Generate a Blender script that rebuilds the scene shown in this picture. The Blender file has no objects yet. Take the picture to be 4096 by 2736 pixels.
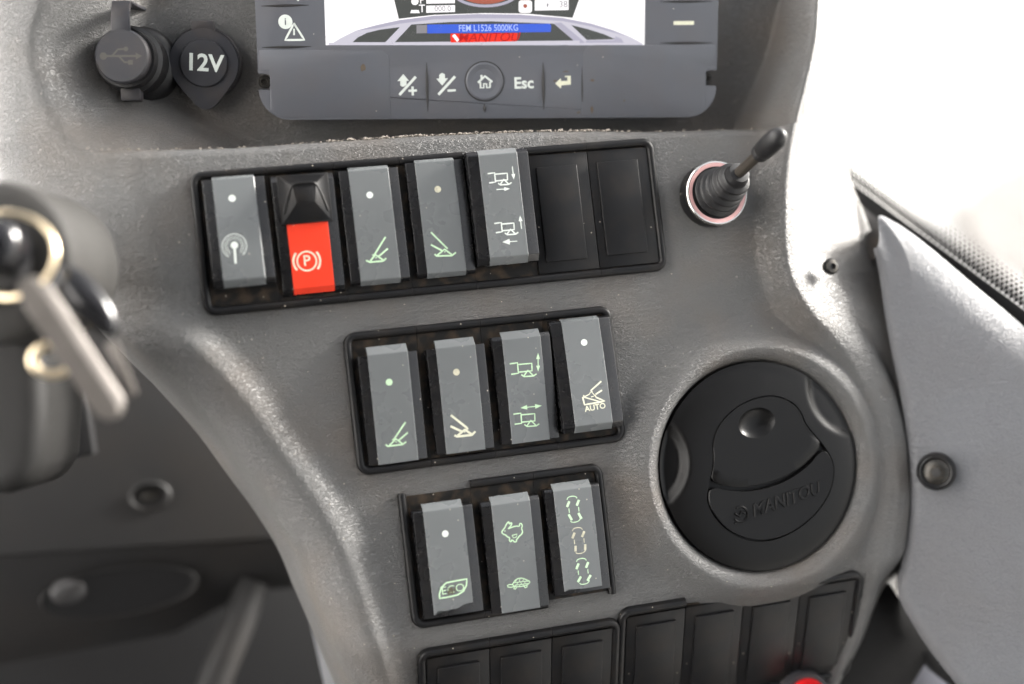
import bpy, bmesh, math, random
import numpy as np
from mathutils import Matrix, Vector
random.seed(7); np.random.seed(7)
S = bpy.context.scene
COL = S.collection
R = math.radians

# ------------------------------------------------------------------ camera, world, sun, exposure
# "Console space" is in millimetres: u right and v up along the switch panel, n out of it.
FPX = 5000.0
CAM_Q = np.array([1.7, -81.1, 474.0])                     # camera in console space
_d = np.array([.226, .012, -.974]); _d /= np.linalg.norm(_d)
_up = np.array([.108, .993, .036]); _up -= _d * (_up @ _d); _up /= np.linalg.norm(_up)
_r = np.cross(_d, _up)
PITCH = R(40)                                             # the photographer looks down by this much
CAM_W = np.array([0, 0, 2.35])
_F = np.array([0, math.cos(PITCH), -math.sin(PITCH)])
_U = np.array([0, math.sin(PITCH), math.cos(PITCH)])
_X = np.array([1.0, 0, 0])
ROT = np.outer(_X, _r) + np.outer(_U, _up) + np.outer(_F, _d)   # console directions to world directions


def W(p):
    return CAM_W + ROT @ (np.asarray(p, float) - CAM_Q) * .001


cam_d = bpy.data.cameras.new('camera')
cam = bpy.data.objects.new('camera', cam_d); COL.objects.link(cam)
cam.location = CAM_W
cam.rotation_euler = (math.pi / 2 - PITCH, 0, 0)
cam_d.sensor_width = 36.0
cam_d.lens = FPX / 4096 * 36
cam_d.clip_start = .02; cam_d.clip_end = 5000
cam_d.dof.use_dof = True
cam_d.dof.focus_distance = .487
cam_d.dof.aperture_fstop = 2.4
cam_d.dof.aperture_blades = 9
S.camera = cam

SUN_EL, SUN_AZ = R(17), R(60)        # azimuth measured from straight ahead (+Y), positive to the right
world = bpy.data.worlds.new('World'); S.world = world
world.use_nodes = True
wn = world.node_tree.nodes; wl = world.node_tree.links
bg = wn['Background']
sky = wn.new('ShaderNodeTexSky'); sky.sky_type = 'NISHITA'; sky.sun_disc = False
sky.sun_elevation = SUN_EL; sky.sun_rotation = SUN_AZ
sky.air_density = 1.0; sky.dust_density = 4.0; sky.ozone_density = 1.0
hs = wn.new('ShaderNodeHueSaturation'); hs.inputs['Saturation'].default_value = .22     # hazy, nearly white overcast
wl.new(sky.outputs[0], hs.inputs['Color']); wl.new(hs.outputs[0], bg.inputs[0]); bg.inputs[1].default_value = .15
sun_d = bpy.data.lights.new('sun', 'SUN'); sun_d.energy = 5.0; sun_d.angle = R(16); sun_d.color = (1, .96, .9)
sun = bpy.data.objects.new('sun', sun_d); COL.objects.link(sun)
sdir = Vector((math.sin(SUN_AZ) * math.cos(SUN_EL), math.cos(SUN_AZ) * math.cos(SUN_EL), math.sin(SUN_EL)))
sun.rotation_euler = sdir.to_track_quat('Z', 'Y').to_euler()
sun.location = (0, 0, 5)
S.view_settings.view_transform = 'Standard'; S.view_settings.look = 'None'
S.view_settings.exposure = 1.9; S.view_settings.gamma = 1
S.cycles.max_bounces = 8
S.cycles.use_denoising = True


# ------------------------------------------------------------------ reading positions on real surfaces
def ray(x, y):
    return _r * ((x - 2048) / FPX) + _up * ((1368 - y) / FPX) + _d


def px(x, y, n=0.):
    D = ray(x, y); t = (n - CAM_Q[2]) / D[2]
    return CAM_Q + t * D


def pxp(x, y, P, N):
    """point on the plane through P with normal N"""
    D = ray(x, y); t = ((P - CAM_Q) @ N) / (D @ N)
    return CAM_Q + t * D


def uv(pts, n=0.):
    return [px(x, y, n)[:2] for x, y in pts]


# ------------------------------------------------------------------ materials
def mat(name, base, rough=.5, metal=0., spec=.5, noise=0., nscale=.15, dirt=None, dirt_amt=0., dscale=.03,
        grain=0., gscale=1., speck=0., bump_fine=0., emis=None, estr=1., coat=0.):
    m = bpy.data.materials.new(name); m.use_nodes = True
    nt = m.node_tree; N = nt.nodes; L = nt.links
    b = N['Principled BSDF']
    b.inputs['Roughness'].default_value = rough
    b.inputs['Metallic'].default_value = metal
    b.inputs['Specular IOR Level'].default_value = spec
    b.inputs['Coat Weight'].default_value = coat
    tc = N.new('ShaderNodeTexCoord')
    mp = N.new('ShaderNodeMapping'); mp.inputs['Scale'].default_value = (1000, 1000, 1000)
    L.new(tc.outputs['Object'], mp.inputs[0]); co = mp.outputs[0]
    col = N.new('ShaderNodeRGB'); col.outputs[0].default_value = (*base, 1); cur = col.outputs[0]

    def mix(fac, c2, src):
        mx = N.new('ShaderNodeMix'); mx.data_type = 'RGBA'
        L.new(fac, mx.inputs[0]); L.new(src, mx.inputs[6])
        mx.inputs[7].default_value = (*c2, 1)
        return mx.outputs[2]

    def noise_fac(scale, lo, hi, amt, detail=4):
        t = N.new('ShaderNodeTexNoise'); t.inputs['Scale'].default_value = scale; t.inputs['Detail'].default_value = detail
        L.new(co, t.inputs[0])
        r_ = N.new('ShaderNodeMapRange'); r_.inputs[1].default_value = lo; r_.inputs[2].default_value = hi
        r_.inputs[4].default_value = amt
        L.new(t.outputs[0], r_.inputs[0]); return r_.outputs[0]
    if noise:
        cur = mix(noise_fac(nscale, .35, .7, noise), tuple(c * .45 for c in base), cur)
    if dirt:
        cur = mix(noise_fac(dscale, .45, .75, dirt_amt, 6), dirt, cur)
    if speck:
        v = N.new('ShaderNodeTexVoronoi'); v.inputs['Scale'].default_value = .38
        L.new(co, v.inputs[0])
        c_ = N.new('ShaderNodeMath'); c_.operation = 'LESS_THAN'; c_.inputs[1].default_value = .1
        L.new(v.outputs['Distance'], c_.inputs[0])
        s_ = N.new('ShaderNodeSeparateColor'); L.new(v.outputs['Color'], s_.inputs[0])
        g_ = N.new('ShaderNodeMath'); g_.operation = 'LESS_THAN'; g_.inputs[1].default_value = speck
        L.new(s_.outputs[0], g_.inputs[0])
        k_ = N.new('ShaderNodeMath'); k_.operation = 'MULTIPLY'; L.new(c_.outputs[0], k_.inputs[0]); L.new(g_.outputs[0], k_.inputs[1])
        k2 = N.new('ShaderNodeMath'); k2.operation = 'MULTIPLY'; L.new(k_.outputs[0], k2.inputs[0]); k2.inputs[1].default_value = .6
        cur = mix(k2.outputs[0], (.5, .45, .38), cur)
    L.new(cur, b.inputs['Base Color'])
    if rough > .15:
        rr = noise_fac(nscale * 1.5, .3, .7, .06)
        a_ = N.new('ShaderNodeMath'); a_.operation = 'ADD'; a_.inputs[1].default_value = rough - .03
        L.new(rr, a_.inputs[0]); L.new(a_.outputs[0], b.inputs['Roughness'])
    h = None
    if grain:
        mp2 = N.new('ShaderNodeMapping'); mp2.inputs['Scale'].default_value = (.82, 1.7, 1.2)
        L.new(co, mp2.inputs[0])
        t = N.new('ShaderNodeTexNoise'); t.inputs['Scale'].default_value = .62 * gscale; t.inputs['Detail'].default_value = 2.2
        t.inputs['Roughness'].default_value = .55; t.inputs['Distortion'].default_value = .9
        L.new(mp2.outputs[0], t.inputs[0])
        a = N.new('ShaderNodeMath'); a.operation = 'SUBTRACT'; a.inputs[1].default_value = .5; L.new(t.outputs[0], a.inputs[0])
        ab = N.new('ShaderNodeMath'); ab.operation = 'ABSOLUTE'; L.new(a.outputs[0], ab.inputs[0])
        mr = N.new('ShaderNodeMapRange'); mr.interpolation_type = 'SMOOTHSTEP'
        mr.inputs[1].default_value = 0; mr.inputs[2].default_value = .13
        L.new(ab.outputs[0], mr.inputs[0])
        bp = N.new('ShaderNodeBump'); bp.inputs['Strength'].default_value = grain; bp.inputs['Distance'].default_value = .0002
        L.new(mr.outputs[0], bp.inputs['Height']); h = bp.outputs[0]
    if bump_fine:
        t = N.new('ShaderNodeTexNoise'); t.inputs['Scale'].default_value = 4.; t.inputs['Detail'].default_value = 2
        L.new(co, t.inputs[0])
        bp = N.new('ShaderNodeBump'); bp.inputs['Strength'].default_value = bump_fine; bp.inputs['Distance'].default_value = .00004
        L.new(t.outputs[0], bp.inputs['Height'])
        if h: L.new(h, bp.inputs['Normal'])
        h = bp.outputs[0]
    if h: L.new(h, b.inputs['Normal'])
    if emis:
        b.inputs['Emission Color'].default_value = (*emis, 1); b.inputs['Emission Strength'].default_value = estr
    return m


BROWN = (.11, .072, .04)
M = dict(
    console=mat('console_plastic', (.084, .083, .081), .46, spec=.66, noise=.25, nscale=.02, dirt=BROWN, dirt_amt=.34, dscale=.025, grain=1., speck=.05, bump_fine=.2),
    side=mat('side_panel_plastic', (.138, .142, .152), .5, noise=.15, nscale=.02, dirt=BROWN, dirt_amt=.1, dscale=.02, grain=1., gscale=1.0, bump_fine=.2),
    ledge=mat('shelf_shade_plastic', (.03, .03, .03), .6, dirt=BROWN, dirt_amt=.6, dscale=.05, speck=.15, bump_fine=.4),  # base darkened to deepen the shadow gap under the display; dirt on top
    black=mat('black_plastic', (.0075, .0075, .0081), .38, spec=.22, noise=.2, nscale=.1, dirt=(.06, .045, .03), dirt_amt=.12, dscale=.12, speck=.12, bump_fine=.35),
    rocker=mat('rocker_black', (.0068, .0068, .0076), .27, spec=.5, noise=.2, nscale=.1, dirt=(.07, .055, .04), dirt_amt=.07, dscale=.2, speck=.06, bump_fine=.3),
    ventblack=mat('vent_black', (.0045, .0043, .0043), .34, spec=.2, bump_fine=.35),
    floor=mat('socket_floor', (.008, .0075, .007), .55, spec=.2, dirt=(.09, .06, .035), dirt_amt=.55, dscale=.22, speck=.3, bump_fine=.5),
    label=mat('label_grey', (.112, .119, .121), .28, noise=.04, nscale=.06, speck=.08, bump_fine=.12),
    edge=mat('label_edge', (.42, .42, .40), .35),
    red=mat('label_red', (.66, .034, .009), .38, noise=.12, nscale=.2, speck=.05, bump_fine=.12),
    green=mat('print_green', (.47, .66, .43), .45, noise=.25, nscale=.5),
    ivory=mat('print_ivory', (.62, .62, .48), .45, noise=.25, nscale=.5),
    white=mat('print_white', (.58, .62, .58), .45, noise=.15, nscale=.5),
    dot_y=mat('print_sand', (.50, .48, .36), .5, noise=.5, nscale=1.2),
    scratch=mat('scratch_brown', (.09, .075, .035), .6),
    disp=mat('display_plastic', (.082, .086, .099), .45, noise=.12, nscale=.03, dirt=BROWN, dirt_amt=.12, dscale=.05, speck=.04, bump_fine=.25),
    smear=mat('dirt_smear', (.085, .062, .04), .6, noise=.3, nscale=.5),
    groove=mat('groove_dark', (.012, .011, .011), .6),
    rubber=mat('black_rubber', (.010, .010, .011), .45, spec=.35, noise=.3, nscale=.3, dirt=(.06, .055, .05), dirt_amt=.2, dscale=.3, bump_fine=.3),
    sock=mat('socket_plastic', (.022, .0225, .027), .5, spec=.35, dirt=BROWN, dirt_amt=.15, dscale=.1, bump_fine=.2),
    rod=mat('worn_rod', (.07, .06, .05), .4, metal=.5, noise=.5, nscale=.4),
    metal=mat('bright_metal', (.75, .73, .69), .22, metal=1., noise=.2, nscale=.3),
    mark=mat('moulded_mark', (.045, .04, .034), .6),
    dull=mat('dull_metal', (.03, .029, .03), .55, metal=.2),
    keymetal=mat('key_metal', (.13, .118, .108), .36, metal=.6, noise=.35, nscale=.12),
    brass=mat('brass_metal', (.72, .6, .42), .3, metal=1.),
    pinkring=mat('anodised_ring', (.62, .36, .35), .35, metal=.2),
    gloss=mat('glossy_black', (.01, .01, .011), .14),
    bolt=mat('dusty_bolt', (.035, .033, .03), .38, metal=.6, noise=.6, nscale=.6, dirt=(.13, .11, .085), dirt_amt=.35, dscale=.5),
    dark=mat('footwell_plastic', (.0115, .0113, .0115), .6, spec=.2, noise=.2, nscale=.02, dirt=BROWN, dirt_amt=.04, dscale=.02),
    darker=mat('footwell_black', (.006, .006, .0065), .6, spec=.2),
    colblack=mat('column_black', (.016, .0155, .015), .55, spec=.25, noise=.25, nscale=.05, grain=.3),
    colgrey=mat('column_grey', (.026, .025, .0235), .6, spec=.25, noise=.25, nscale=.05, grain=.3, gscale=1.),
    redbtn=mat('red_button', (.62, .012, .014), .35),
    dust=mat('dust_flake', (.5, .44, .36), .8),
    crumb=mat('dry_dirt', (.22, .195, .165), .85, noise=.5, nscale=.8),
    headliner=mat('cab_lining', (.03, .03, .031), .8, spec=.2),
    bracket=mat('painted_bracket', (.15, .155, .185), .5),
    seal=mat('rubber_seal', (.02, .018, .017), .55, dirt=BROWN, dirt_amt=.3, dscale=.1),
)
for nm, c, e in (('s_white', (1, .97, .98), 1.15), ('s_dark', (.075, .08, .075), 1.), ('s_lilac', (.45, .43, .53), 1.), ('s_silver', (.62, .6, .68), 1.),
                 ('s_blue', (.05, .13, .72), 1.), ('s_red', (.95, .03, .015), 1.), ('s_text', (.45, .55, 1.), 1.1), ('s_grey', (.28, .27, .29), 1.),
                 ('s_brick', (.42, .12, .08), 1.), ('s_darkred', (.5, .01, .008), 1.)):
    M[nm] = mat(nm, (.01, .01, .01), .25, emis=c, estr=e * .285)

# glass: clear with a surface reflection
g = bpy.data.materials.new('clear_glass'); g.use_nodes = True
nt = g.node_tree; nt.nodes.remove(nt.nodes['Principled BSDF'])
tr = nt.nodes.new('ShaderNodeBsdfTransparent'); gl = nt.nodes.new('ShaderNodeBsdfGlossy'); gl.inputs['Roughness'].default_value = .02
mxs = nt.nodes.new('ShaderNodeMixShader')
mxs.inputs[0].default_value = .04; nt.links.new(tr.outputs[0], mxs.inputs[1]); nt.links.new(gl.outputs[0], mxs.inputs[2])
nt.links.new(mxs.outputs[0], nt.nodes['Material Output'].inputs[0])
M['glass'] = g


# ------------------------------------------------------------------ mesh helpers
class MB:
    """collects faces in millimetres and links them as ONE mesh object"""
    def __init__(self): self.v = []; self.f = []; self.m = []; self.mi = 0

    def add(self, vs, fs):
        o = len(self.v); self.v += [tuple(map(float, p)) for p in vs]
        self.f += [tuple(o + i for i in q) for q in fs]; self.m += [self.mi] * len(fs); return self

    def box(self, x0, x1, y0, y1, z0, z1):
        return self.add([(x, y, z) for z in (z0, z1) for y in (y0, y1) for x in (x0, x1)],
                        [(0, 2, 3, 1), (4, 5, 7, 6), (0, 1, 5, 4), (2, 6, 7, 3), (0, 4, 6, 2), (1, 3, 7, 5)])

    def prism(self, poly, z0, z1, tz=None):
        n = len(poly)
        a = sum(poly[i][0] * poly[(i + 1) % n][1] - poly[(i + 1) % n][0] * poly[i][1] for i in range(n))
        if a < 0: poly = poly[::-1]
        top = [(p[0], p[1], z1 if tz is None else tz(p[0], p[1])) for p in poly]
        return self.add([(p[0], p[1], z0) for p in poly] + top,
                        [tuple(range(n - 1, -1, -1)), tuple(range(n, 2 * n))] + [(i, (i + 1) % n, n + (i + 1) % n, n + i) for i in range(n)])

    def rings(self, rings, close=True, cap0=True, cap1=True):
        n = len(rings[0]); vs = [p for r_ in rings for p in r_]; fs = []
        for k in range(len(rings) - 1):
            for i in range(n if close else n - 1):
                j = (i + 1) % n
                fs.append((k * n + i, k * n + j, (k + 1) * n + j, (k + 1) * n + i))
        if cap0: fs.append(tuple(range(n - 1, -1, -1)))
        if cap1: fs.append(tuple(range((len(rings) - 1) * n, len(rings) * n)))
        return self.add(vs, fs)

    def lathe(self, prof, n=48, c=(0, 0, 0), sx=1., sy=1.):
        return self.rings([[(c[0] + sx * r_ * math.cos(2 * math.pi * i / n), c[1] + sy * r_ * math.sin(2 * math.pi * i / n), c[2] + z) for i in range(n)] for r_, z in prof])

    def tube(self, path, rad, n=10, close=False):
        P = [Vector(p) for p in path]; rs = rad if isinstance(rad, (list, tuple)) else [rad] * len(P)
        rings = []; ref = None
        for i, p in enumerate(P):
            a = P[i - 1] if (i or close) else p; b = P[(i + 1) % len(P)] if (i < len(P) - 1 or close) else p
            t = (b - a).normalized()
            if ref is None: ref = t.orthogonal().normalized()
            s = (ref - t * ref.dot(t)).normalized(); ref = s; w = t.cross(s)
            rings.append([tuple(p + s * (rs[i] * math.cos(2 * math.pi * k / n)) + w * (rs[i] * math.sin(2 * math.pi * k / n))) for k in range(n)])
        if close:
            rings.append(rings[0]); return self.rings(rings, cap0=False, cap1=False)
        return self.rings(rings)

    def bar(self, path, w, h, z0=-.6, flat=.0, steps=8):
        """half-round moulding swept along a path (u, v) in the panel"""
        P = [np.array(p, float) for p in path]; rings = []
        for i, p in enumerate(P):
            d0 = P[i] - P[i - 1] if i else P[1] - P[0]; d1 = P[i + 1] - P[i] if i < len(P) - 1 else d0
            d0 = d0 / np.linalg.norm(d0); d1 = d1 / np.linalg.norm(d1)
            n0 = np.array([-d0[1], d0[0]]); n1 = np.array([-d1[1], d1[0]]); nn = n0 + n1
            nn = nn / (nn @ n0)
            ring = [(*(p - nn * w / 2), z0)]
            for k in range(steps + 1):
                a = math.pi * (1 - k / steps); ring.append((*(p + nn * w / 2 * math.cos(a)), h * .35 + h * .65 * math.sin(a) ** .8 if 0 < k < steps else h * .35))
            ring.append((*(p + nn * w / 2), z0)); rings.append(ring)
        return self.rings(rings)

    def ribbon(self, path, w, surf, closed=False, lift=0.):
        """flat printed stroke that follows surf(x, y)"""
        P = [np.array(p, float) for p in path]
        if closed: P = P + [P[0], P[1]]
        Q = []
        for a, b in zip(P[:-1], P[1:]):
            k = max(1, int(np.linalg.norm(b - a) / 1.2)); Q += [a + (b - a) * i / k for i in range(k)]
        if not closed: Q.append(P[-1])
        else: Q = Q[:]
        n = len(Q); Lf, Rt = [], []
        for i in range(n):
            a = Q[i - 1] if (i or closed) else Q[i]; b = Q[(i + 1) % n] if (i < n - 1 or closed) else Q[i]
            if closed and i == n - 1: b = Q[1]
            t = b - a; t = t / (np.linalg.norm(t) + 1e-9); nn = np.array([-t[1], t[0]]) * w / 2
            Lf.append(Q[i] + nn); Rt.append(Q[i] - nn)
        vs = [(p[0], p[1], surf(p[0], p[1]) + .035 + lift) for p in Lf] + [(p[0], p[1], surf(p[0], p[1]) + .035 + lift) for p in Rt]
        return self.add(vs, [(n + i, n + i + 1, i + 1, i) for i in range(n - 1)])

    def fill(self, poly, surf, lift=0.):
        n = len(poly)
        a = sum(poly[i][0] * poly[(i + 1) % n][1] - poly[(i + 1) % n][0] * poly[i][1] for i in range(n))
        if a < 0: poly = poly[::-1]
        return self.add([(p[0], p[1], surf(p[0], p[1]) + .035 + lift) for p in poly], [tuple(range(n))])

    def text(self, s, size, x, y, ang, surf, ext=0., shear=0., bold=0., align='CENTER', lift=0., xs=1.):
        c = bpy.data.curves.new('t', 'FONT'); c.body = s; c.size = size; c.align_x = align; c.align_y = 'CENTER'
        c.shear = shear; c.offset = bold; c.extrude = ext; c.resolution_u = 3
        if ext: c.bevel_depth = ext * .3; c.bevel_resolution = 0
        o = bpy.data.objects.new('t', c); COL.objects.link(o)
        dg = bpy.context.evaluated_depsgraph_get(); me = o.evaluated_get(dg).to_mesh()
        ca, sa = math.cos(ang), math.sin(ang); vs = []
        for v in me.vertices:
            q = (x + xs * v.co.x * ca - v.co.y * sa, y + xs * v.co.x * sa + v.co.y * ca)
            vs.append((*q, surf(*q) + .04 + lift + v.co.z))
        self.add(vs, [tuple(p.vertices) for p in me.polygons])
        bpy.data.objects.remove(o); bpy.data.curves.remove(c); return self

    def build(self, name, mats, parent=None, frame=None, bevel=0., seg=2, smooth=35, label=None, shift=None):
        me = bpy.data.meshes.new(name)
        V = np.array(self.v, float)
        if shift is not None: V = V + np.asarray(shift)
        me.from_pydata((V * .001).tolist(), [], self.f)
        for m_ in (mats if isinstance(mats, (list, tuple)) else [mats]): me.materials.append(M[m_])
        if any(self.m): me.polygons.foreach_set('material_index', self.m)
        if bevel:
            bm = bmesh.new(); bm.from_mesh(me)
            bmesh.ops.remove_doubles(bm, verts=bm.verts, dist=1e-7)
            ed = [e for e in bm.edges if e.is_manifold and e.calc_face_angle(0) > R(30)]
            bmesh.ops.bevel(bm, geom=ed, offset=bevel * .001, segments=seg, affect='EDGES', profile=.5, clamp_overlap=True)
            bm.to_mesh(me); bm.free()
        if smooth:
            me.shade_smooth(); me.set_sharp_from_angle(angle=R(smooth))
        o = bpy.data.objects.new(name, me); COL.objects.link(o)
        if parent: o.parent = parent
        if frame is not None: o.matrix_world = frame
        if label: o['label'] = label
        return o


def frame(o, x=(1, 0, 0), z=(0, 0, 1)):
    """world matrix of a frame with origin o and axes given in console space"""
    x = np.array(x, float); z = np.array(z, float); z /= np.linalg.norm(z)
    x = x - z * (x @ z); x /= np.linalg.norm(x); y = np.cross(z, x)
    A = ROT @ np.column_stack([x, y, z]); m = Matrix.Identity(4)
    for i in range(3):
        for j in range(3): m[i][j] = A[i, j]
    m.translation = Vector(W(o)); return m


def thing(name, label, cat, o, x=(1, 0, 0), z=(0, 0, 1), group=None):
    e = bpy.data.objects.new(name, None); COL.objects.link(e); e.empty_display_size = .01
    e.matrix_world = frame(o, x, z); e['label'] = label; e['category'] = cat
    if group: e['group'] = group
    return e


def tag(o, label=None, cat=None, group=None, kind=None):
    if label: o['label'] = label
    if cat: o['category'] = cat
    if group: o['group'] = group
    if kind: o['kind'] = kind
    return o


def inv(o, x=(1, 0, 0), z=(0, 0, 1)):
    """console space -> local mm of that frame"""
    x = np.array(x, float); z = np.array(z, float); z /= np.linalg.norm(z); o = np.array(o, float)
    x = x - z * (x @ z); x /= np.linalg.norm(x); y = np.cross(z, x)
    return lambda p: np.array([(np.asarray(p) - o) @ x, (np.asarray(p) - o) @ y, (np.asarray(p) - o) @ z])


FLAT = lambda x, y: 0.


def smooth_poly(pts, it=2, closed=True):
    P = [np.array(p, float) for p in pts]
    for _ in range(it):
        Q = []
        n = len(P)
        if not closed: Q.append(P[0])
        for i in range(n if closed else n - 1):
            a, b = P[i], P[(i + 1) % n]; Q += [a * .75 + b * .25, a * .25 + b * .75]
        if not closed: Q.append(P[-1])
        P = Q
    return P


def rrect(x0, x1, y0, y1, r_, n=5):
    out = []
    for cx, cy, a0 in ((x1 - r_, y1 - r_, 0), (x0 + r_, y1 - r_, 90), (x0 + r_, y0 + r_, 180), (x1 - r_, y0 + r_, 270)):
        for k in range(n + 1):
            a = R(a0 + 90 * k / n); out.append((cx + r_ * math.cos(a), cy + r_ * math.sin(a)))
    return out


# ------------------------------------------------------------------ the console moulding
def sd(poly, U, V):
    """signed distance to a polyline, positive on the right of downward travel"""
    best = np.full(U.shape, 1e9); sg = np.ones(U.shape); n = len(poly) - 1
    for i in range(n):
        a = np.asarray(poly[i]); b = np.asarray(poly[i + 1]); e = b - a; L2 = e @ e
        t = ((U - a[0]) * e[0] + (V - a[1]) * e[1]) / L2
        lo = -1e9 if i == 0 else 0.; hi = 1e9 if i == n - 1 else 1.
        t = np.clip(t, lo, hi)
        dx = U - a[0] - t * e[0]; dy = V - a[1] - t * e[1]; D = np.hypot(dx, dy)
        c = e[0] * (V - a[1]) - e[1] * (U - a[0])
        k = D < best - 1e-9
        best = np.where(k, D, best); sg = np.where(k, np.sign(c), sg)
    return best * sg


def ss(a, b, x):
    t = np.clip((x - a) / (b - a), 0, 1); return t * t * (3 - 2 * t)


def softplus(x, w):
    return np.where(x / w > 30, x, w * np.log1p(np.exp(np.clip(x / w, -40, 30))))


def smax(a, b, w):
    return b + softplus(a - b, w)


def tab(d, T):
    """smooth table lookup (cubic through the points)"""
    xs = np.array([p[0] for p in T], float); ys = np.array([p[1] for p in T], float)
    dx = np.diff(xs); dy = np.diff(ys) / dx; m = np.zeros(len(xs)); m[0] = dy[0]; m[-1] = dy[-1]
    for i in range(1, len(xs) - 1):
        m[i] = 0 if dy[i - 1] * dy[i] <= 0 else 2 * dy[i - 1] * dy[i] / (dy[i - 1] + dy[i])
    d = np.clip(d, xs[0], xs[-1]); k = np.clip(np.searchsorted(xs, d) - 1, 0, len(xs) - 2)
    h = dx[k]; t = (d - xs[k]) / h
    return (2 * t**3 - 3 * t**2 + 1) * ys[k] + (t**3 - 2 * t**2 + t) * h * m[k] + (-2 * t**3 + 3 * t**2) * ys[k + 1] + (t**3 - t**2) * h * m[k + 1]


RIB = smooth_poly(uv([(545, 250), (556, 560), (572, 760), (600, 920), (645, 1070), (725, 1165), (838, 1291), (1047, 1518), (1190, 1716),
                      (1326, 1902), (1450, 2115), (1520, 2300), (1585, 2513), (1650, 2760), (1720, 3050)]), 2, False)
RIML = smooth_poly(uv([(380, -500), (300, -300), (230, -120), (183, 0), (141, 94), (125, 170), (127, 244), (178, 398), (234, 506), (285, 575), (350, 625), (450, 680), (560, 740)], -14), 2, False)
CREST = smooth_poly(uv([(3400, -500), (3300, -250), (3262, -100), (3245, 0), (3240, 150), (3200, 330), (3160, 480), (3122, 700), (3122, 977), (3145, 1117),
                        (3228, 1256), (3330, 1350), (3420, 1450), (3495, 1573), (3552, 1745), (3571, 1976), (3558, 2080)], 6) + [px(x, y, n)[:2] for x, y, n in ((3512, 2280, 2), (3472, 2400, -5), (3425, 2555, -13), (3378, 2640, -18), (3315, 2760, -25), (3210, 2950, -36))], 2, False)
_gap = [(3330, -400, -4), (3275, -100, 2), (3262, 150, 4), (3290, 370, 1), (3394, 689, -5), (3446, 830, -8), (3511, 1003, -8), (3543, 1256, -5), (3575, 1433, -2), (3611, 1600, 0), (3646, 1839, 0), (3650, 2034, 0),
        (3628, 2179, 0), (3583, 2367, 0), (3640, 2470, 0), (3720, 2600, 0), (3850, 2760, 0), (4000, 2950, 0)]
GAP0 = smooth_poly([px(x, y, 0)[:2] for x, y, n in _gap], 2, False)
LIP = uv([(-400, 560), (0, 590), (323, 590), (469, 594), (700, 593), (1000, 583), (1328, 561), (1656, 541), (2100, 523), (2375, 519), (2609, 522), (2984, 512), (3068, 513), (3400, 505), (3900, 500)])
VENT = np.array([207., -136.])

# display frame (its own tilt: more upright than the switch panel)
DX = .99 * _r + .030 * _up + .128 * _d
DX = DX / np.linalg.norm(DX)
DY = _up - .19 * _d; DY = DY - DX * (DY @ DX); DY /= np.linalg.norm(DY)
DZ = np.cross(DX, DY)
DO = px(1950, 478, -18)
BACK_O = DO - DZ * 17


GAP = None


def lip_v(u):
    xs = np.array([p[0] for p in LIP]); ys = np.array([p[1] for p in LIP])
    return tab(u, list(zip(xs, ys)))


def console_n(U, V):
    dl = -sd(RIB, U, V)
    wl_ = np.interp(V, [-245, -200, -165, -120, -75, -50, -25, -10, 20, 80], [20, 27.5, 31.5, 32.5, 32, 34, 44, 50, 60, 64])
    dl = np.where(dl > 0, dl * 33 / wl_, dl)
    lower = tab(dl, [(-6, 0), (-2, .1), (0, .5), (3, 2), (6.5, 4.3), (9.5, 5.4), (12.5, 4.9), (18, 1.5), (23, -4), (25.5, -9), (27.5, -17), (30, -32), (32, -46), (33, -60)])
    upper = tab(dl, [(-2, 0), (-.5, -.02), (.8, -.35), (5, -2.4), (15, -8.8), (23, -16), (28, -23.5), (31, -32), (32.5, -46), (33.5, -64)])
    wlo = 1 - ss(-66, -38, V)
    n = upper * (1 - wlo) + lower * wlo
    # right ridge
    dr = sd(CREST, U, V)
    rup = -.25 * np.maximum(V + 62, 0) * ss(1.5, 16, dr) + tab(dr, [(-14, 0), (-10, .3), (-6.5, 2.5), (-3, 7), (-1, 9), (0.6, 9.4), (2.5, 8.8), (8, 6), (20, -.5), (34, -8), (50, -18)])
    rlo = tab(dr, [(-15, 0), (-11, .4), (-7, 2.2), (-3, 4.2), (0, 5), (3, 5), (6, 4.2), (10, 2.2), (13, -.6), (16, -4.5)])
    rlo2 = tab(dr, [(-7, 0), (-5, .2), (-3, 1.8), (-1, 3.2), (0, 3.5), (2, 2.8), (6, -2), (16, -14), (30, -24)])
    w1 = ss(-72, -105, V); w2 = ss(-178, -198, V)
    rr = (rup * (1 - w1) + rlo * w1) * (1 - w2) + rlo2 * w2
    rad = np.hypot(U - VENT[0], V - VENT[1])
    bul = tab(rad, [(0, -4), (40, -4), (42.2, .5), (43.2, 3), (45, 5.2), (48, 6.6), (51.5, 5.2), (57, 1.8), (63, 0), (90, 0)])
    n = n + np.where(rad < 44, np.minimum(bul, 99), rr + (smax(rr, bul, .7) - .485 * np.exp(-np.abs(rr - bul)) - rr) * ss(66, 55, rad))
    # lower strip leans back
    n = n - .5 * softplus(-184.5 - V, 2)
    return n, dr


def gap_curve():
    out = []
    for x, y, n in _gap:
        z = 0.
        for _ in range(6):
            p = px(x, y, z); z = float(console_n(np.array([p[0]]), np.array([p[1]]))[0][0]) - 3
        out.append(px(x, y, z)[:2])
    return smooth_poly(out, 2, False)


GAP = gap_curve()


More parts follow.
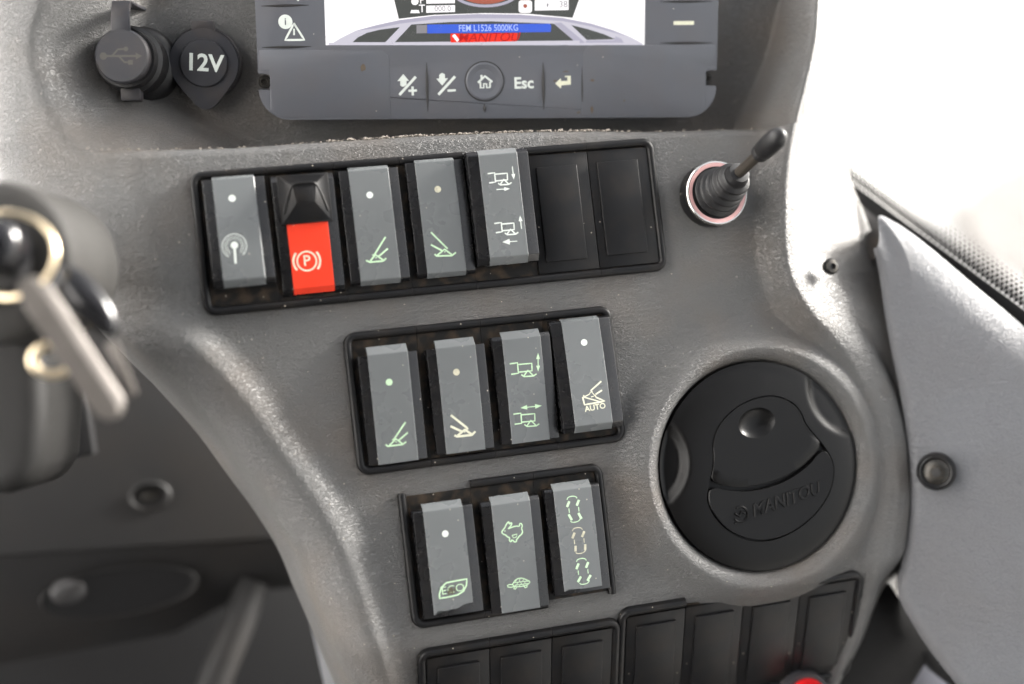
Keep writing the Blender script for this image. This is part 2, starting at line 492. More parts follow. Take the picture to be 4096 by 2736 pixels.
def build_console():
    us = np.concatenate([np.arange(-78, 306, .62)])
    ts = np.concatenate([np.arange(-262, -8, .62), np.arange(-8, -.9, .3), [-.75, -.6, -.45, -.3, -.2, -.1, 0, .15], np.arange(.4, 8, .5), np.arange(8.3, 78, .8)])
    U, T = np.meshgrid(us, ts); V = lip_v(U) + T
    n, dr = console_n(U, V)
    dG = sd(GAP, U, V)
    # rounded lip
    rr = 3.6
    a = np.clip((T + rr) / rr, 0, 1)
    dl = sd(RIML, U, V)
    inw = ss(-2, 6, dl) * ss(1, 7, -dr)
    n = n - inw * np.where(T <= 0.01, rr - np.sqrt(np.maximum(rr * rr - (a * rr) ** 2, 0)), 0)
    # recess that houses the display
    back = BACK_O[2] - (DZ[0] * (U - BACK_O[0]) + DZ[1] * (V - BACK_O[1])) / DZ[2]
    Sx = n
    wl1 = Sx - 1.15 * softplus(dl, 1.1)
    wr1 = Sx - 2.3 * softplus(-dr, .8)
    rec = smax(np.maximum(wl1, wr1), back, 1.2)
    rec = np.minimum(rec, Sx)
    n = np.where(T > .1, rec, n)
    # gap to the side panel
    n = n - ss(-2.4, .1, dG) ** 2 * 3
    def cut_left(u, v):
        return 33.0 - (-sd(RIB, u, v)) * 33 / np.interp(v, [-245, -200, -165, -120, -75, -50, -25, -10, 20, 80], [20, 27.5, 31.5, 32.5, 32, 34, 44, 50, 60, 64])
    cl = cut_left(U, V)
    e = .05
    gu = (cut_left(U + e, V) - cl) / e; gv = (cut_left(U, V + e) - cl) / e; g2 = gu * gu + gv * gv + 1e-6
    snap = (cl < 0) & (cl > -1.6)
    U = np.where(snap, U - cl * gu / g2, U); V = np.where(snap, V - cl * gv / g2, V)
    keep = cl > -.95
    fg = lambda u, v: sd(GAP, u, v)
    f0 = fg(U, V); gu = (fg(U + e, V) - f0) / e; gv = (fg(U, V + e) - f0) / e; g2 = gu * gu + gv * gv + 1e-6
    snap = (f0 > 0) & (f0 < 1.6)
    U = np.where(snap, U - f0 * gu / g2, U); V = np.where(snap, V - f0 * gv / g2, V)
    cut = f0 < .95
    n = n + ss(-2.4, .1, dG) ** 2 * 3 - ss(-2.4, .1, np.minimum(sd(GAP, U, V), .1)) ** 2 * 3
    nr, nc = U.shape
    idx = np.arange(nr * nc).reshape(nr, nc)
    q = np.stack([idx[:-1, :-1], idx[:-1, 1:], idx[1:, 1:], idx[1:, :-1]], -1).reshape(-1, 4)
    kk = (keep & cut).ravel()
    q = q[kk[q].all(1)]
    used = np.unique(q); rm = np.full(nr * nc, -1); rm[used] = np.arange(len(used))
    P = np.stack([U, V, n], -1).reshape(-1, 3)[used]; q = rm[q]
    led = ((T[:-1, :-1] > -.05) & (T[:-1, :-1] < .1))
    me = bpy.data.meshes.new('console_moulding')
    me.vertices.add(len(P)); me.vertices.foreach_set('co', (P * .001).ravel().astype(np.float32))
    me.loops.add(q.size); me.loops.foreach_set('vertex_index', q.ravel().astype(np.int32))
    me.polygons.add(len(q)); me.polygons.foreach_set('loop_start', np.arange(0, q.size, 4, dtype=np.int32))
    # shelf faces under the display take a darkened material that deepens their shade
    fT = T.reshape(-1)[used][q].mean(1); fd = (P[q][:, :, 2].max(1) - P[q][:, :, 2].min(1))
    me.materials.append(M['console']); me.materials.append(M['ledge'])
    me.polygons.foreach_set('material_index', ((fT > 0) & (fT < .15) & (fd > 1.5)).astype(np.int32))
    me.update(calc_edges=True); me.validate()
    me.shade_smooth(); me.set_sharp_from_angle(angle=R(58))
    return me


root = thing('dashboard_console', 'grained grey plastic dashboard moulding that carries all the switches and the round vent', 'dashboard', (0, 0, 0))
o = bpy.data.objects.new('moulding', build_console()); COL.objects.link(o); o.parent = root

# ------------------------------------------------------------------ bezels and switches
PITCHU = 25.0


def bezel(label, cells, u0, v0, H, o_n, tops, bots, left, right, zdir=(0, 0, 1), group='black switch bezels on the console', extra=None):
    """black frame round a row of switches; u0, v0 is the inner top left corner of the row in console space"""
    b = thing('switch_bezel', label, 'bezel', (u0, v0, o_n), z=zdir, group=group)
    w = 3.2; e = w / 2; r_ = 3.2; L = cells * PITCHU; g_ = .07
    for i in range(cells):
        x0, x1 = i * PITCHU + g_, (i + 1) * PITCHU - g_
        mb = MB()
        yt, yb = -e, -H + e
        def arc(cx, cy, a0, a1):
            return [(cx + r_ * math.cos(R(a0 + (a1 - a0) * k / 6)), cy + r_ * math.sin(R(a0 + (a1 - a0) * k / 6))) for k in range(7)]
        xl, xr = -e, L + e
        if i == 0 and left:
            p = []
            if tops[i]: p += [(x1, yt)] + arc(xl + r_, yt - r_, 90, 180)
            else: p += [(xl, yt)]
            if bots[i]: p += arc(xl + r_, yb + r_, 180, 270) + [(x1, yb)]
            else: p += [(xl, yb)]
            mb.bar(p, w, 2.7)
        elif i == cells - 1 and right:
            p = []
            if bots[i]: p += [(x0, yb)] + arc(xr - r_, yb + r_, 270, 360)
            else: p += [(xr, yb)]
            if tops[i]: p += arc(xr - r_, yt - r_, 0, 90) + [(x0, yt)]
            else: p += [(xr, yt)]
            mb.bar(p, w, 2.7)
        else:
            if tops[i] and bots[i]:
                MB().bar([(x1, yt), (x0, yt)], w, 2.7).build('frame_section', 'black', b, smooth=40)
            elif tops[i]: mb.bar([(x1, yt), (x0, yt)], w, 2.7)
            if bots[i]: mb.bar([(x0, yb), (x1, yb)], w, 2.7)
        f = mb.build('frame_section', 'black', b, smooth=40)
        MB().box(x0, x1, -H + w * .9, -w * .9, -1.5, .55).build('socket_floor', 'floor', f, smooth=0)
    return b


def rocker_surface(L, tilt, hb=5.2, curve=.5, topch=3.0, botch=3.0, drop=3.0, hi=0):
    """height of a rocker as a function of y (0 at the middle, + towards the top)"""
    def h(y, t=topch, b=botch):
        s = hb + y * math.tan(tilt) - curve * (y / (L / 2)) ** 2
        for e, c in ((L / 2 - y, t), (L / 2 + y, b)):
            if c and e < c:
                k = (c - e); s -= (k * k / (2 * .5) if k < .5 else k - .25) * drop / c
        return s
    return h


def make_rocker(label, uc, vc, o_n, tilt, L=44.5, W_=22.6, lw=15.2, hb=5.2, topch=3., botch=3., strip='label', ragged=None, off=0., striplong=(1.6, 0.), zdir=(0, 0, 1),
                wing_short=1.8, curve=.5):
    t = thing('rocker_switch', label, 'switch', (uc, vc, o_n), z=zdir, group='rocker switches on the dashboard')
    h = rocker_surface(L, tilt, hb, curve, topch, botch)
    def stations(y0, y1, extra=()):
        s = sorted(set([y0, y1] + [y for y in (L / 2 - topch - .3, L / 2 - topch, L / 2 - topch + .25, L / 2 - topch + .5, -L / 2 + botch + .3, -L / 2 + botch, -L / 2 + botch - .25, -L / 2 + botch - .5) if y0 < y < y1] + [y0 + (y1 - y0) * k / 14 for k in range(15)] + list(extra)))
        return s
    mb = MB(); hw = W_ / 2; hh = lambda y: max(h(y) - .0, .9)
    ys = stations(-L / 2 + .6, L / 2 - wing_short)
    rings = []
    for y in ys:
        z = hh(y); rings.append([(-hw, y, -1), (-hw, y, z - .5), (-hw + .15, y, z - .15), (-hw + .5, y, z), (hw - .5, y, z), (hw - .15, y, z - .15), (hw, y, z - .5), (hw, y, -1)])
    mb.rings(rings[::-1])
    mb.build('rocker_body', 'rocker', t, smooth=30, bevel=0)
    surf = lambda x, y: max(h(y), .6) + .38
    # label strip
    y1 = L / 2 + striplong[0] * 0 - .1; y0 = -L / 2 + striplong[1] + .3
    mb = MB(); hl = lw / 2; rings = []
    ys = stations(y0, y1)
    for y in ys:
        z = surf(0, y); rings.append([(-hl + off, y, z - 1.1), (-hl + off, y, z - .1), (-hl + .1 + off, y, z), (hl - .22 + off, y, z), (hl + off, y, z - .2), (hl + off, y, z - 1.1)])
    if ragged:
        # torn lower end: push the last stations to an uneven line
        m_ = len(ragged)
        xs = [-hl + off, -hl + off, -hl + .1 + off] + [-hl + off + lw * (k + 1) / (m_ + 1) for k in range(m_)] + [hl - .1 + off, hl + off, hl + off]
        rings = []
        lo = [0, 0, 0] + list(ragged) + [ragged[-1]] * 3
        for j, y in enumerate(ys):
            ring = []
            for k, x in enumerate(xs):
                yy = max(y, y0 + lo[k]) if j < len(ys) - 3 else y
                z = surf(0, yy); ring.append((x, yy, z - (1.1 if k in (0, len(xs) - 1) else .1 if k in (1, len(xs) - 2) else 0)))
            rings.append(ring)
    mb.rings(rings[::-1])
    lb = mb.build('label_strip', strip, t, smooth=30)
    return t, surf, lb, L


def icon_px(crop, uc, vc, o_n, zdir=(0, 0, 1), hn=6.5):
    ox, oy, sc = crop
    iv = inv((uc, vc, o_n), z=zdir)
    zz = np.array(zdir, float); zz /= np.linalg.norm(zz)
    P0 = np.array([uc, vc, o_n], float) + zz * hn
    return lambda pts: [tuple(iv(pxp(ox + x / sc, oy + y / sc, P0, zz))[:2]) for x, y in pts]


def circ(cx, cy, r_, n=20, a0=0, a1=360):
    return [(cx + r_ * math.cos(R(a0 + (a1 - a0) * k / n)), cy + r_ * math.sin(R(a0 + (a1 - a0) * k / n))) for k in range(n + (0 if a1 - a0 == 360 else 1))]


def dot(t, surf, P, x, y, mname):
    (cx, cy), = P([(x, y)])
    MB().fill(circ(cx, cy, 1.28, 20), surf).build('indicator_lamp', mname, t, smooth=0)


# --- top row
ROW1 = (0., -1.4)
U1, V1 = .2, -0.2
bz1 = bezel('long black seven bay bezel round the top row of switches', 7, U1, 0., 53.6, .0, [1, 1, 1, 1, 0, 1, 1], [1] * 7, True, True)
C1 = (730, 540, 2.119); C2 = (1730, 540, 2.119); C3 = (1340, 1180, 1.9246); C4 = (1560, 1820, 2.178)
VC1 = -26.9


def cell(row_u, i): return row_u + (i + .5) * PITCHU


def antenna(P, s, t):
    mb = MB()
    (c,) = P([(440, 932)])
    mb.fill(circ(*c, 1.35, 20), s)
    mb.ribbon(P([(440, 932), (450, 1088)]), .82, s, lift=.004)
    for rr in (62, 80, 103):
        mb.ribbon(P([(440 + rr * math.cos(R(a)), 936 + rr * 1.0 * math.sin(R(a))) for a in range(115 + 360 - 305, 115 + 360 - 45 + 0 + 1, 10)] if 0 else
                    [(440 + rr * math.cos(R(a)), 940 + rr * math.sin(R(a))) for a in range(118, 118 + 296, 8)]), .2 if rr < 90 else .3, s)
    mb.build('antenna_symbol', 'white', t, smooth=0)


def foot_icon(P, s, t, pts, m_, w=.62):
    mb = MB()
    for k, st in enumerate(pts):
        if len(st) == 1: mb.fill(circ(*P(st)[0], .28, 8), s, lift=.01)
        else: mb.ribbon(P(st), w, s, lift=.003 * k)
    mb.build('outrigger_symbol', m_, t, smooth=0)


t, s, lb, L = make_rocker('grey rocker switch with an aerial wave symbol, beside the red brake switch', cell(U1, 0) + .1, VC1 + 3.7, 0, R(-6), topch=2, hb=6., L=42.5)
P = icon_px(C1, cell(U1, 0) + .1, VC1 + 3.7, 0, hn=7.5); antenna(P, s, t); dot(t, s, icon_px(C1, cell(U1, 0) + .1, VC1 + 3.7, 0, hn=5), 420, 537, 'white')

# parking brake switch
uc = cell(U1, 1) + .2; vc = VC1
pb = thing('brake_switch', 'black parking brake switch with red P label and ribbed lock slider', 'switch', (uc, vc, 0))
hp = rocker_surface(45.5, R(2.0), 4.2, .3, 1.5, 2.)
mb = MB(); rings = []
for k in range(20):
    y = -22.4 + 45.0 * k / 19; z = hp(y)
    rings.append([(-11.6, y, -1), (-11.6, y, z - .6), (-11.4, y, z - .15), (-11., y, z), (11., y, z), (11.4, y, z - .15), (11.6, y, z - .6), (11.6, y, -1)])
mb.rings(rings[::-1]); mb.build('switch_body', 'rocker', pb, smooth=30)
ps = lambda x, y: hp(y) + .38
mb = MB(); rings = []
for k in range(14):
    y = -21.9 + 27.5 * k / 13; z = ps(0, y)
    rings.append([(-7.6, y, z - 1), (-7.6, y, z - .1), (-7.5, y, z), (7.5, y, z), (7.6, y, z - .1), (7.6, y, z - 1)])
mb.rings(rings[::-1]); mb.build('red_label', 'red', pb, smooth=30)
P = icon_px(C1, uc, vc, 0, hn=4.4)
mb = MB(); c = P([(1054, 1068)])[0]
mb.ribbon([(c[0] + 3.55 * math.cos(R(a)), c[1] + 3.55 * math.sin(R(a))) for a in range(0, 361, 12)], .6, ps)
for a0 in (-42, 138):
    mb.ribbon([(c[0] + 4.95 * math.cos(R(a)), c[1] + 4.95 * math.sin(R(a))) for a in range(a0, a0 + 85, 8)], .75, ps)
mb.text('P', 5.6, c[0], c[1], 0, ps, bold=.05)
mb.build('brake_symbol', 'ivory', pb, smooth=0)
# lock slider
zt = 4.6; yc_ = 13.4
sl = MB()
sl.rings([[(-9.6, yc_ - 9.4, zt), (9.6, yc_ - 9.4, zt), (9.6, yc_ + 9., zt), (-9.6, yc_ + 9., zt)],
          [(-9.5, yc_ - 9.3, zt + .9), (9.5, yc_ - 9.3, zt + .9), (9.5, yc_ + 8.9, zt + .9), (-9.5, yc_ + 8.9, zt + .9)],
          [(-8.6, yc_ - 8.6, zt + 1.1), (8.6, yc_ - 8.6, zt + 1.1), (8.6, yc_ + 8.2, zt + 1.1), (-8.6, yc_ + 8.2, zt + 1.1)],
          [(-3.4, yc_ - 2.4, zt + 4.9), (3.4, yc_ - 2.4, zt + 4.9), (4.4, yc_ + 4.6, zt + 4.9), (-4.4, yc_ + 4.6, zt + 4.9)]])
so = sl.build('lock_slider', 'black', pb, bevel=.25, smooth=30)
sr = MB()
for k in range(9):      # grip ribs on the lower and upper slopes
    f_ = k / 8
    y = yc_ - 8.4 + 5.8 * f_; wv = 7.9 * (1 - f_) + 2.4 * f_; z = zt + 1.2 + 3.4 * f_
    sr.box(-wv, wv, y - .16, y + .16, z - .5, z + .22)
for k in range(7):
    f_ = k / 6
    y = yc_ + 8.0 - 3.2 * f_; wv = 7.7 * (1 - f_) + 4.2 * f_; z = zt + 1.3 + 3.3 * f_
    sr.box(-wv, wv, y - .13, y + .13, z - .6, z + .2)
sr.build('grip_ribs', 'black', so, smooth=0)
arch = smooth_poly([(-8.2, -5.5), (-6.2, .5), (-4.6, 4.2), (-3.2, 5.), (3.2, 5.), (4.6, 4.2), (6.2, .5), (8.2, -5.5)], 2, False)
def slz(x, y):
    return zt + 1.1 + 3.8 * max(0, min(1, min((8.6 - abs(x)) / 5., (8.6 + y) / 6.)))
MB().tube([(x, yc_ + y, slz(x, y) + .25) for x, y in arch], .5, 8).build('slider_ridge', 'black', so, smooth=50)
MB().prism([(-3.3, yc_ - 2.2), (3.3, yc_ - 2.2), (3.3, yc_ + 3.4), (-3.3, yc_ + 3.4)], zt + 4.7, zt + 5.1).build('slider_pad', 'black', so, bevel=.15)

# outrigger symbols
t, s, lb, L = make_rocker('grey rocker switch, third in the top row, thin legs symbol leaning right', cell(U1, 2) + .2, VC1 + 1.4, 0, R(-1.0), topch=2., botch=2.2, hb=4.6, L=45.8)
P = icon_px(C1, cell(U1, 2) + .2, VC1 + 1.4, 0, hn=5)
foot_icon(P, s, t, [[(1720, 864), (1618, 1030), (1612, 1012)], [(1740, 963), (1662, 1030)], [(1555, 1063), (1590, 1078), (1700, 1068), (1726, 1045)], [(1592, 1068), (1635, 1015), (1698, 1058)], [(1640, 1040)]], 'green')
dot(t, s, P, 1588, 507, 'white')
t, s, lb, L = make_rocker('grey rocker switch, fourth in the top row, with a sand coloured lamp', cell(U1, 3) + .7, VC1 + 2.2, 0, R(-1.0), topch=2., botch=2.2, hb=4.6, L=46.6)
P = icon_px(C2, cell(U1, 3) + .7, VC1 + 2.2, 0, hn=5)
foot_icon(P, s, t, [[(-14, 824), (20, 858), (128, 965)], [(-14, 930), (80, 980)], [(18, 1010), (35, 1026), (165, 1022), (198, 995)], [(40, 1020), (102, 968), (165, 1016)], [(105, 990)]], 'green')
dot(t, s, P, 46, 459, 'dot_y')


def machine(mb, P, s, dx, dy, k=1.0):
    f_ = lambda pts: P([(dx + k * x, dy + k * y) for x, y in pts])
    w = .5
    mb.ribbon(f_([(0, 10), (58, 2), (66, 80), (12, 88)]), w, s)
    mb.ribbon(f_([(60, 15), (165, 6), (168, 62), (64, 72)]), w, s, lift=.004)
    mb.ribbon(f_([(88, 90), (108, 105), (180, 100), (202, 84)]), w, s, lift=.002)
    mb.ribbon(f_([(106, 102), (136, 58), (178, 98)]), w, s, lift=.006)


def arrow(mb, P, s, a, b, both=False, hw=17, hl=48, w=.36):
    a = np.array(a, float); b = np.array(b, float); d_ = (b - a) / np.linalg.norm(b - a); n_ = np.array([-d_[1], d_[0]])
    def head(tip, d_):
        return [tuple(tip), tuple(tip - d_ * hl + n_ * hw), tuple(tip - d_ * hl - n_ * hw)]
    mb.ribbon(P([tuple(a + d_ * (hl * .8 if both else 0)), tuple(b - d_ * hl * .8)]), w, s)
    mb.fill(P(head(b, d_)), s, lift=.008)
    if both: mb.fill(P(head(a, -d_)), s, lift=.008)


t, s, lb, L = make_rocker('glossy grey rocker switch with two machine symbols and single arrows, beside the blank covers', cell(U1, 4) - .2, VC1 + 3.7, 0, R(0), topch=2.6, botch=3.4, hb=8.2, L=45., W_=24.2, wing_short=.6, curve=-.3)
P = icon_px(C2, cell(U1, 4) - .2, VC1 + 3.7, 0, hn=8.7)
mb = MB(); machine(mb, P, s, 468, 318); arrow(mb, P, s, (676, 266), (690, 378)); arrow(mb, P, s, (542, 462), (657, 455))
machine(mb, P, s, 525, 740); arrow(mb, P, s, (755, 795), (742, 682)); arrow(mb, P, s, (718, 900), (592, 908), hw=25, hl=62)
mb.build('machine_symbols', 'white', t, smooth=0)


def blank(label, uc, vc, o_n, x0, x1, y0, y1, zdir=(0, 0, 1), cw=24.7, top=23.2, bot=-23.2, h=1.25, group='blank covers in unused switch bays'):
    t = thing('blank_cover', label, 'blank cover', (uc, vc, o_n), z=zdir, group=group)
    MB().box(-cw / 2, cw / 2, bot, top, -1, h + .5).build('base_plate', 'black', t, bevel=.2)
    MB().box(x0, x1, y0, y1, h + .3, h + 1.7).build('raised_panel', 'black', t, bevel=.35, seg=3)
    return t


blank('black blank cover beside the glossy machine symbol switch', cell(U1, 5), VC1, 0, -9.2, 7.5, -19.0, 18.3)
blank('black blank cover at the right end of the top row, nearest the small lever', cell(U1, 6), VC1, 0, -9.2, 7.8, -18.7, 18.6)

# --- second row
U2 = 49.6
VC2 = -92.0
bezel('four bay black bezel round the middle row of switches', 4, U2, -65., 54.2, 0., [1] * 4, [1] * 4, True, True)
t, s, lb, L = make_rocker('grey rocker switch at the left end of the middle row, thin pale green legs symbol', cell(U2, 0) - .1, VC2 - 1.6, 0, R(4.5), topch=3.4, botch=0, hb=5.4, L=44.8, W_=22.4, wing_short=3.4)
P = icon_px(C3, cell(U2, 0) - .1, VC2 - 1.6, 0, hn=4.6)
foot_icon(P, s, t, [[(541, 978), (447, 1122), (442, 1110)], [(560, 1058), (490, 1120)], [(390, 1152), (408, 1165), (522, 1150), (548, 1130)], [(418, 1160), (470, 1108), (520, 1146)], [(470, 1130)]], 'green', .6)
dot(t, s, icon_px(C3, cell(U2, 0) - .1, VC2 - 1.6, 0, hn=6.4), 417, 671, 'green')
t, s, lb, L = make_rocker('grey rocker switch in the middle row, thick yellow green legs symbol leaning left', cell(U2, 1) + 1., VC2 - 1.4, 0, R(4.0), topch=3.4, botch=0, hb=5.4, L=43.8, W_=22.6, wing_short=3.2)
P = icon_px(C3, cell(U2, 1) + 1., VC2 - 1.4, 0, hn=4.8)
foot_icon(P, s, t, [[(890, 925), (1015, 1022), (1022, 1036)], [(888, 1010), (975, 1050)], [(920, 1080), (940, 1090), (1055, 1078), (1082, 1050)], [(945, 1082), (1000, 1036), (1052, 1072)], [(1000, 1053)]], 'ivory', .85)
dot(t, s, icon_px(C3, cell(U2, 1) + 1., VC2 - 1.4, 0, hn=6.4), 935, 594, 'dot_y')
t, s, lb, L = make_rocker('grey rocker switch with two green machine symbols and double ended arrows', cell(U2, 2) + 1.9, VC2 - .9, 0, R(4.5), topch=3.4, botch=0, hb=5.2, L=43.7, W_=23.0, wing_short=1.8)
P = icon_px(C3, cell(U2, 2) + 1.9, VC2 - .9, 0, hn=5.8)
mb = MB(); machine(mb, P, s, 1343, 520, 1.03); arrow(mb, P, s, (1560, 447), (1563, 590), True, hw=15, hl=46)
machine(mb, P, s, 1378, 908, 1.0); arrow(mb, P, s, (1432, 870), (1597, 852), True, hw=18, hl=52)
mb.build('machine_symbols', 'green', t, smooth=0)
t, s, lb, L = make_rocker('grey rocker switch lettered AUTO at the right end of the middle row', cell(U2, 3) + 1.4, VC2 + 1., 0, R(-4.0), topch=1.5, botch=3.2, hb=7.0, L=45, W_=24.4, wing_short=.5)
P = icon_px(C3, cell(U2, 3) + 1.4, VC2 + 1., 0, hn=8.6)
mb = MB(); w = .6
mb.ribbon(P([(2055, 664), (1975, 735), (1985, 745)]), w, s); mb.ribbon(P([(2060, 733), (2010, 765)]), w, s)
mb.ribbon(P([(1915, 772), (1928, 782), (1960, 765), (1976, 742), (2005, 775), (1975, 785)]), w * .7, s, lift=.003)
mb.ribbon(P([(1910, 785), (1924, 845), (2080, 818), (2020, 790)]), w, s, lift=.005); mb.ribbon(P([(1912, 784), (2045, 822)]), w * .8, s, lift=.007)
mb.ribbon(P([(2005, 770), (2018, 795)]), w * .8, s, lift=.008)
c = P([(2006, 866)])[0]
a_, b_ = P([(1930, 880), (2080, 852)]); ang = math.atan2(b_[1] - a_[1], b_[0] - a_[0])
mb.text('AUTO', 3.0, c[0], c[1], ang, s, bold=.06, xs=1.02)
mb.build('auto_symbol', 'ivory', t, smooth=0)
dot(t, s, icon_px(C3, cell(U2, 3) + 1.4, VC2 + 1., 0, hn=6.6), 1919, 365, 'white')

# --- third row
U3 = 63.6
VC3 = -152.6
bezel('three bay black bezel with a stepped top round the lower row of switches', 3, U3, -126.2, 53.2, 0., [0, 1, 1], [1, 1, 0], True, True)
t, s, lb, L = make_rocker('grey rocker switch with a scratched ECO leaf symbol and torn lower edge', cell(U3, 0) + .1, VC3 - 1.6, 0, R(1.5), topch=3., botch=0, hb=6.2, L=43.6, W_=23, ragged=[1.4, 1.2, 1.0, 1.3, 1.2, 1.6, 2.4, 2.6], wing_short=2.4, striplong=(1, 1.4))
P = icon_px(C4, cell(U3, 0) + .1, VC3 - 1.6, 0, hn=6.0)
mb = MB()
mb.ribbon(P([(433, 1250), (430, 1215), (445, 1155), (490, 1112), (560, 1098), (668, 1078), (665, 1135), (640, 1185), (590, 1218), (520, 1235), (433, 1250), (431, 1230)]), .55, s)
c = P([(548, 1170)])[0]; a_, b_ = P([(480, 1180), (610, 1155)]); ang = math.atan2(b_[1] - a_[1], b_[0] - a_[0])
mb.text('ECO', 4.2, c[0], c[1], ang, s, bold=-.02, xs=1.08)
mb.build('eco_symbol', 'green', t, smooth=0)
mb = MB()
for k in range(16):
    x = 505 + 62 * random.random(); y = 1150 + 45 * random.random()
    mb.ribbon(P([(x, y), (x + random.uniform(-14, 14), y + random.uniform(12, 40))]), random.uniform(.12, .4), s, lift=.05 + .004 * k)
mb.build('scratch_marks', 'scratch', t, smooth=0)
dot(t, s, icon_px(C4, cell(U3, 0) + .1, VC3 - 1.6, 0, hn=6.4), 480, 685, 'white')
t, s, lb, L = make_rocker('grey rocker switch with a green rabbit above a green tortoise', cell(U3, 1) + 1.4, VC3 - 3.2, 0, R(3.8), topch=3.4, botch=0, hb=5.2, L=45.2, W_=23, wing_short=1.8)
P = icon_px(C4, cell(U3, 1) + 1.4, VC3 - 3.2, 0, hn=5.8)
mb = MB()
rab = [(985, 690), (970, 672), (985, 650), (1000, 630), (1012, 600), (1035, 575), (1035, 605), (1055, 585), (1060, 600), (1040, 630), (1022, 645), (1060, 628), (1095, 618), (1128, 620), (1125, 600),
       (1140, 593), (1152, 615), (1143, 640), (1155, 665), (1145, 692), (1125, 705), (1115, 722), (1098, 740), (1105, 752), (1085, 760), (1070, 742), (1055, 740), (1060, 755), (1042, 752), (1040, 735), (1042, 720), (1020, 712), (1005, 695)]
sp = smooth_poly(rab, 1)
mb.ribbon(P(sp + [sp[0], sp[1]]), .46, s)
mb.ribbon(P([(1062, 700), (1105, 688), (1100, 715), (1075, 722), (1062, 700)]), .34, s, lift=.004)
mb.fill(circ(*P([(1000, 661)])[0], .25, 8), s, lift=.004)
mb.build('rabbit_symbol', 'green', t, smooth=0)
P = icon_px(C4, cell(U3, 1) + 1.4, VC3 - 3.2, 0, hn=4.2)
mb = MB()
mb.ribbon(P(smooth_poly([(1065, 1125), (1085, 1090), (1115, 1072), (1150, 1070), (1185, 1085), (1222, 1102), (1195, 1130), (1155, 1142), (1105, 1148), (1075, 1140), (1065, 1125), (1068, 1118)], 1, False)), .36, s)
mb.ribbon(P([(1068, 1128), (1040, 1126), (1020, 1135), (1025, 1148), (1050, 1152), (1080, 1145)]), .4, s, lift=.003)
mb.ribbon(P([(1085, 1148), (1075, 1165), (1090, 1168), (1102, 1150)]), .42, s, lift=.004); mb.ribbon(P([(1165, 1140), (1175, 1155), (1192, 1150), (1190, 1132)]), .42, s, lift=.004)
mb.ribbon(P([(1072, 1112), (1110, 1108), (1150, 1100), (1205, 1098)]), .28, s, lift=.005); mb.ribbon(P([(1085, 1132), (1130, 1128), (1200, 1118)]), .28, s, lift=.006)
for a, b in (((1098, 1084), (1090, 1110)), ((1130, 1072), (1122, 1106)), ((1160, 1074), (1155, 1102)), ((1185, 1088), (1182, 1100)), ((1105, 1108), (1108, 1130)), ((1138, 1104), (1142, 1127)), ((1170, 1100), (1174, 1122)), ((1092, 1132), (1095, 1146)), ((1125, 1128), (1128, 1145)), ((1158, 1126), (1160, 1140))):
    mb.ribbon(P([a, b]), .26, s, lift=.008)
mb.build('tortoise_symbol', 'green', t, smooth=0)
t, s, lb, L = make_rocker('grey rocker switch with three small green wheel steering symbols', cell(U3, 2) + 1.2, VC3 - .7, 0, R(.5), topch=3., botch=0, hb=6.4, L=43.4, W_=22.2, ragged=[.6, .5, .3, .1, 0, -.3, -.6, -.9], wing_short=2., striplong=(1, 1.6))
P = icon_px(C4, cell(U3, 2) + 1.2, VC3 - .7, 0, hn=6.7)
mb = MB(); mbi = MB()
for q, (cx, cy, m_, dirs) in enumerate(((1602, 475, mb, (1, -1)), (1648, 748, mbi, (1, 0)), (1684, 1017, mb, (1, 1)))):
    m_.ribbon(P(smooth_poly([(cx - 60, cy - 85), (cx - 50, cy - 108), (cx - 10, cy - 118), (cx + 18, cy - 112), (cx + 28, cy - 98)], 1, False)), .34, s)
    m_.ribbon(P(smooth_poly([(cx - 30, cy + 100), (cx - 18, cy + 112), (cx + 25, cy + 108), (cx + 50, cy + 92), (cx + 55, cy + 75)], 1, False)), .34, s)
    for sx, sgn in ((-50, 0), (34, -12)):
        k = dirs[0]; m_.ribbon(P([(cx + sx + 10 * k, cy - 72 + sgn), (cx + sx - 10 * k, cy - 22 + sgn)]), .92, s, lift=.003)
        k = dirs[1]; m_.ribbon(P([(cx + sx + 18 + 14 * k, cy + 42 + sgn), (cx + sx + 18 - 14 * k, cy + 92 + sgn)]), .92, s, lift=.003)
        m_.ribbon(P([(cx + sx + 6, cy - 10 + sgn), (cx + sx + 10, cy + 28 + sgn)]), .34, s)
mb.build('steering_symbols', 'green', t, smooth=0); mbi.build('steering_symbol', 'dot_y', t, smooth=0)

# --- bottom rows of blanks, on the part of the face that leans back
ZB = (0, -math.sin(math.atan(.5)), math.cos(math.atan(.5)))
def on_low(v): return -.5 * math.log1p(math.exp(min(30, (-184.5 - v) / 2))) * 2 if (-184.5 - v) < 50 else -.5 * (-184.5 - v)
bezel('three bay black bezel of blanks below the rabbit and tortoise switch', 3, 64.5, -187.6, 54, on_low(-187.6) + .3, [1] * 3, [1] * 3, True, True, zdir=ZB)
vcb = -187.6 - 24.2; nb = on_low(-187.6) - 12.1 + .4
for i, nm in enumerate(('black blank cover at the left end of the bottom left bezel', 'black blank cover in the middle of the bottom left bezel', 'black blank cover at the right end of the bottom left bezel')):
    blank(nm, 64.5 + (i + .5) * PITCHU, vcb, nb, -8.3, 8.3, -19, 18.6, zdir=ZB)
bezel('four bay black bezel of blanks under the round vent', 4, 145.2, -184.3, 54, on_low(-184.3) + .3, [1, 0, 0, 1], [1] * 4, True, True, zdir=ZB)
vcb = -184.3 - 24.2; nb = on_low(-184.3) - 12.1 + .4
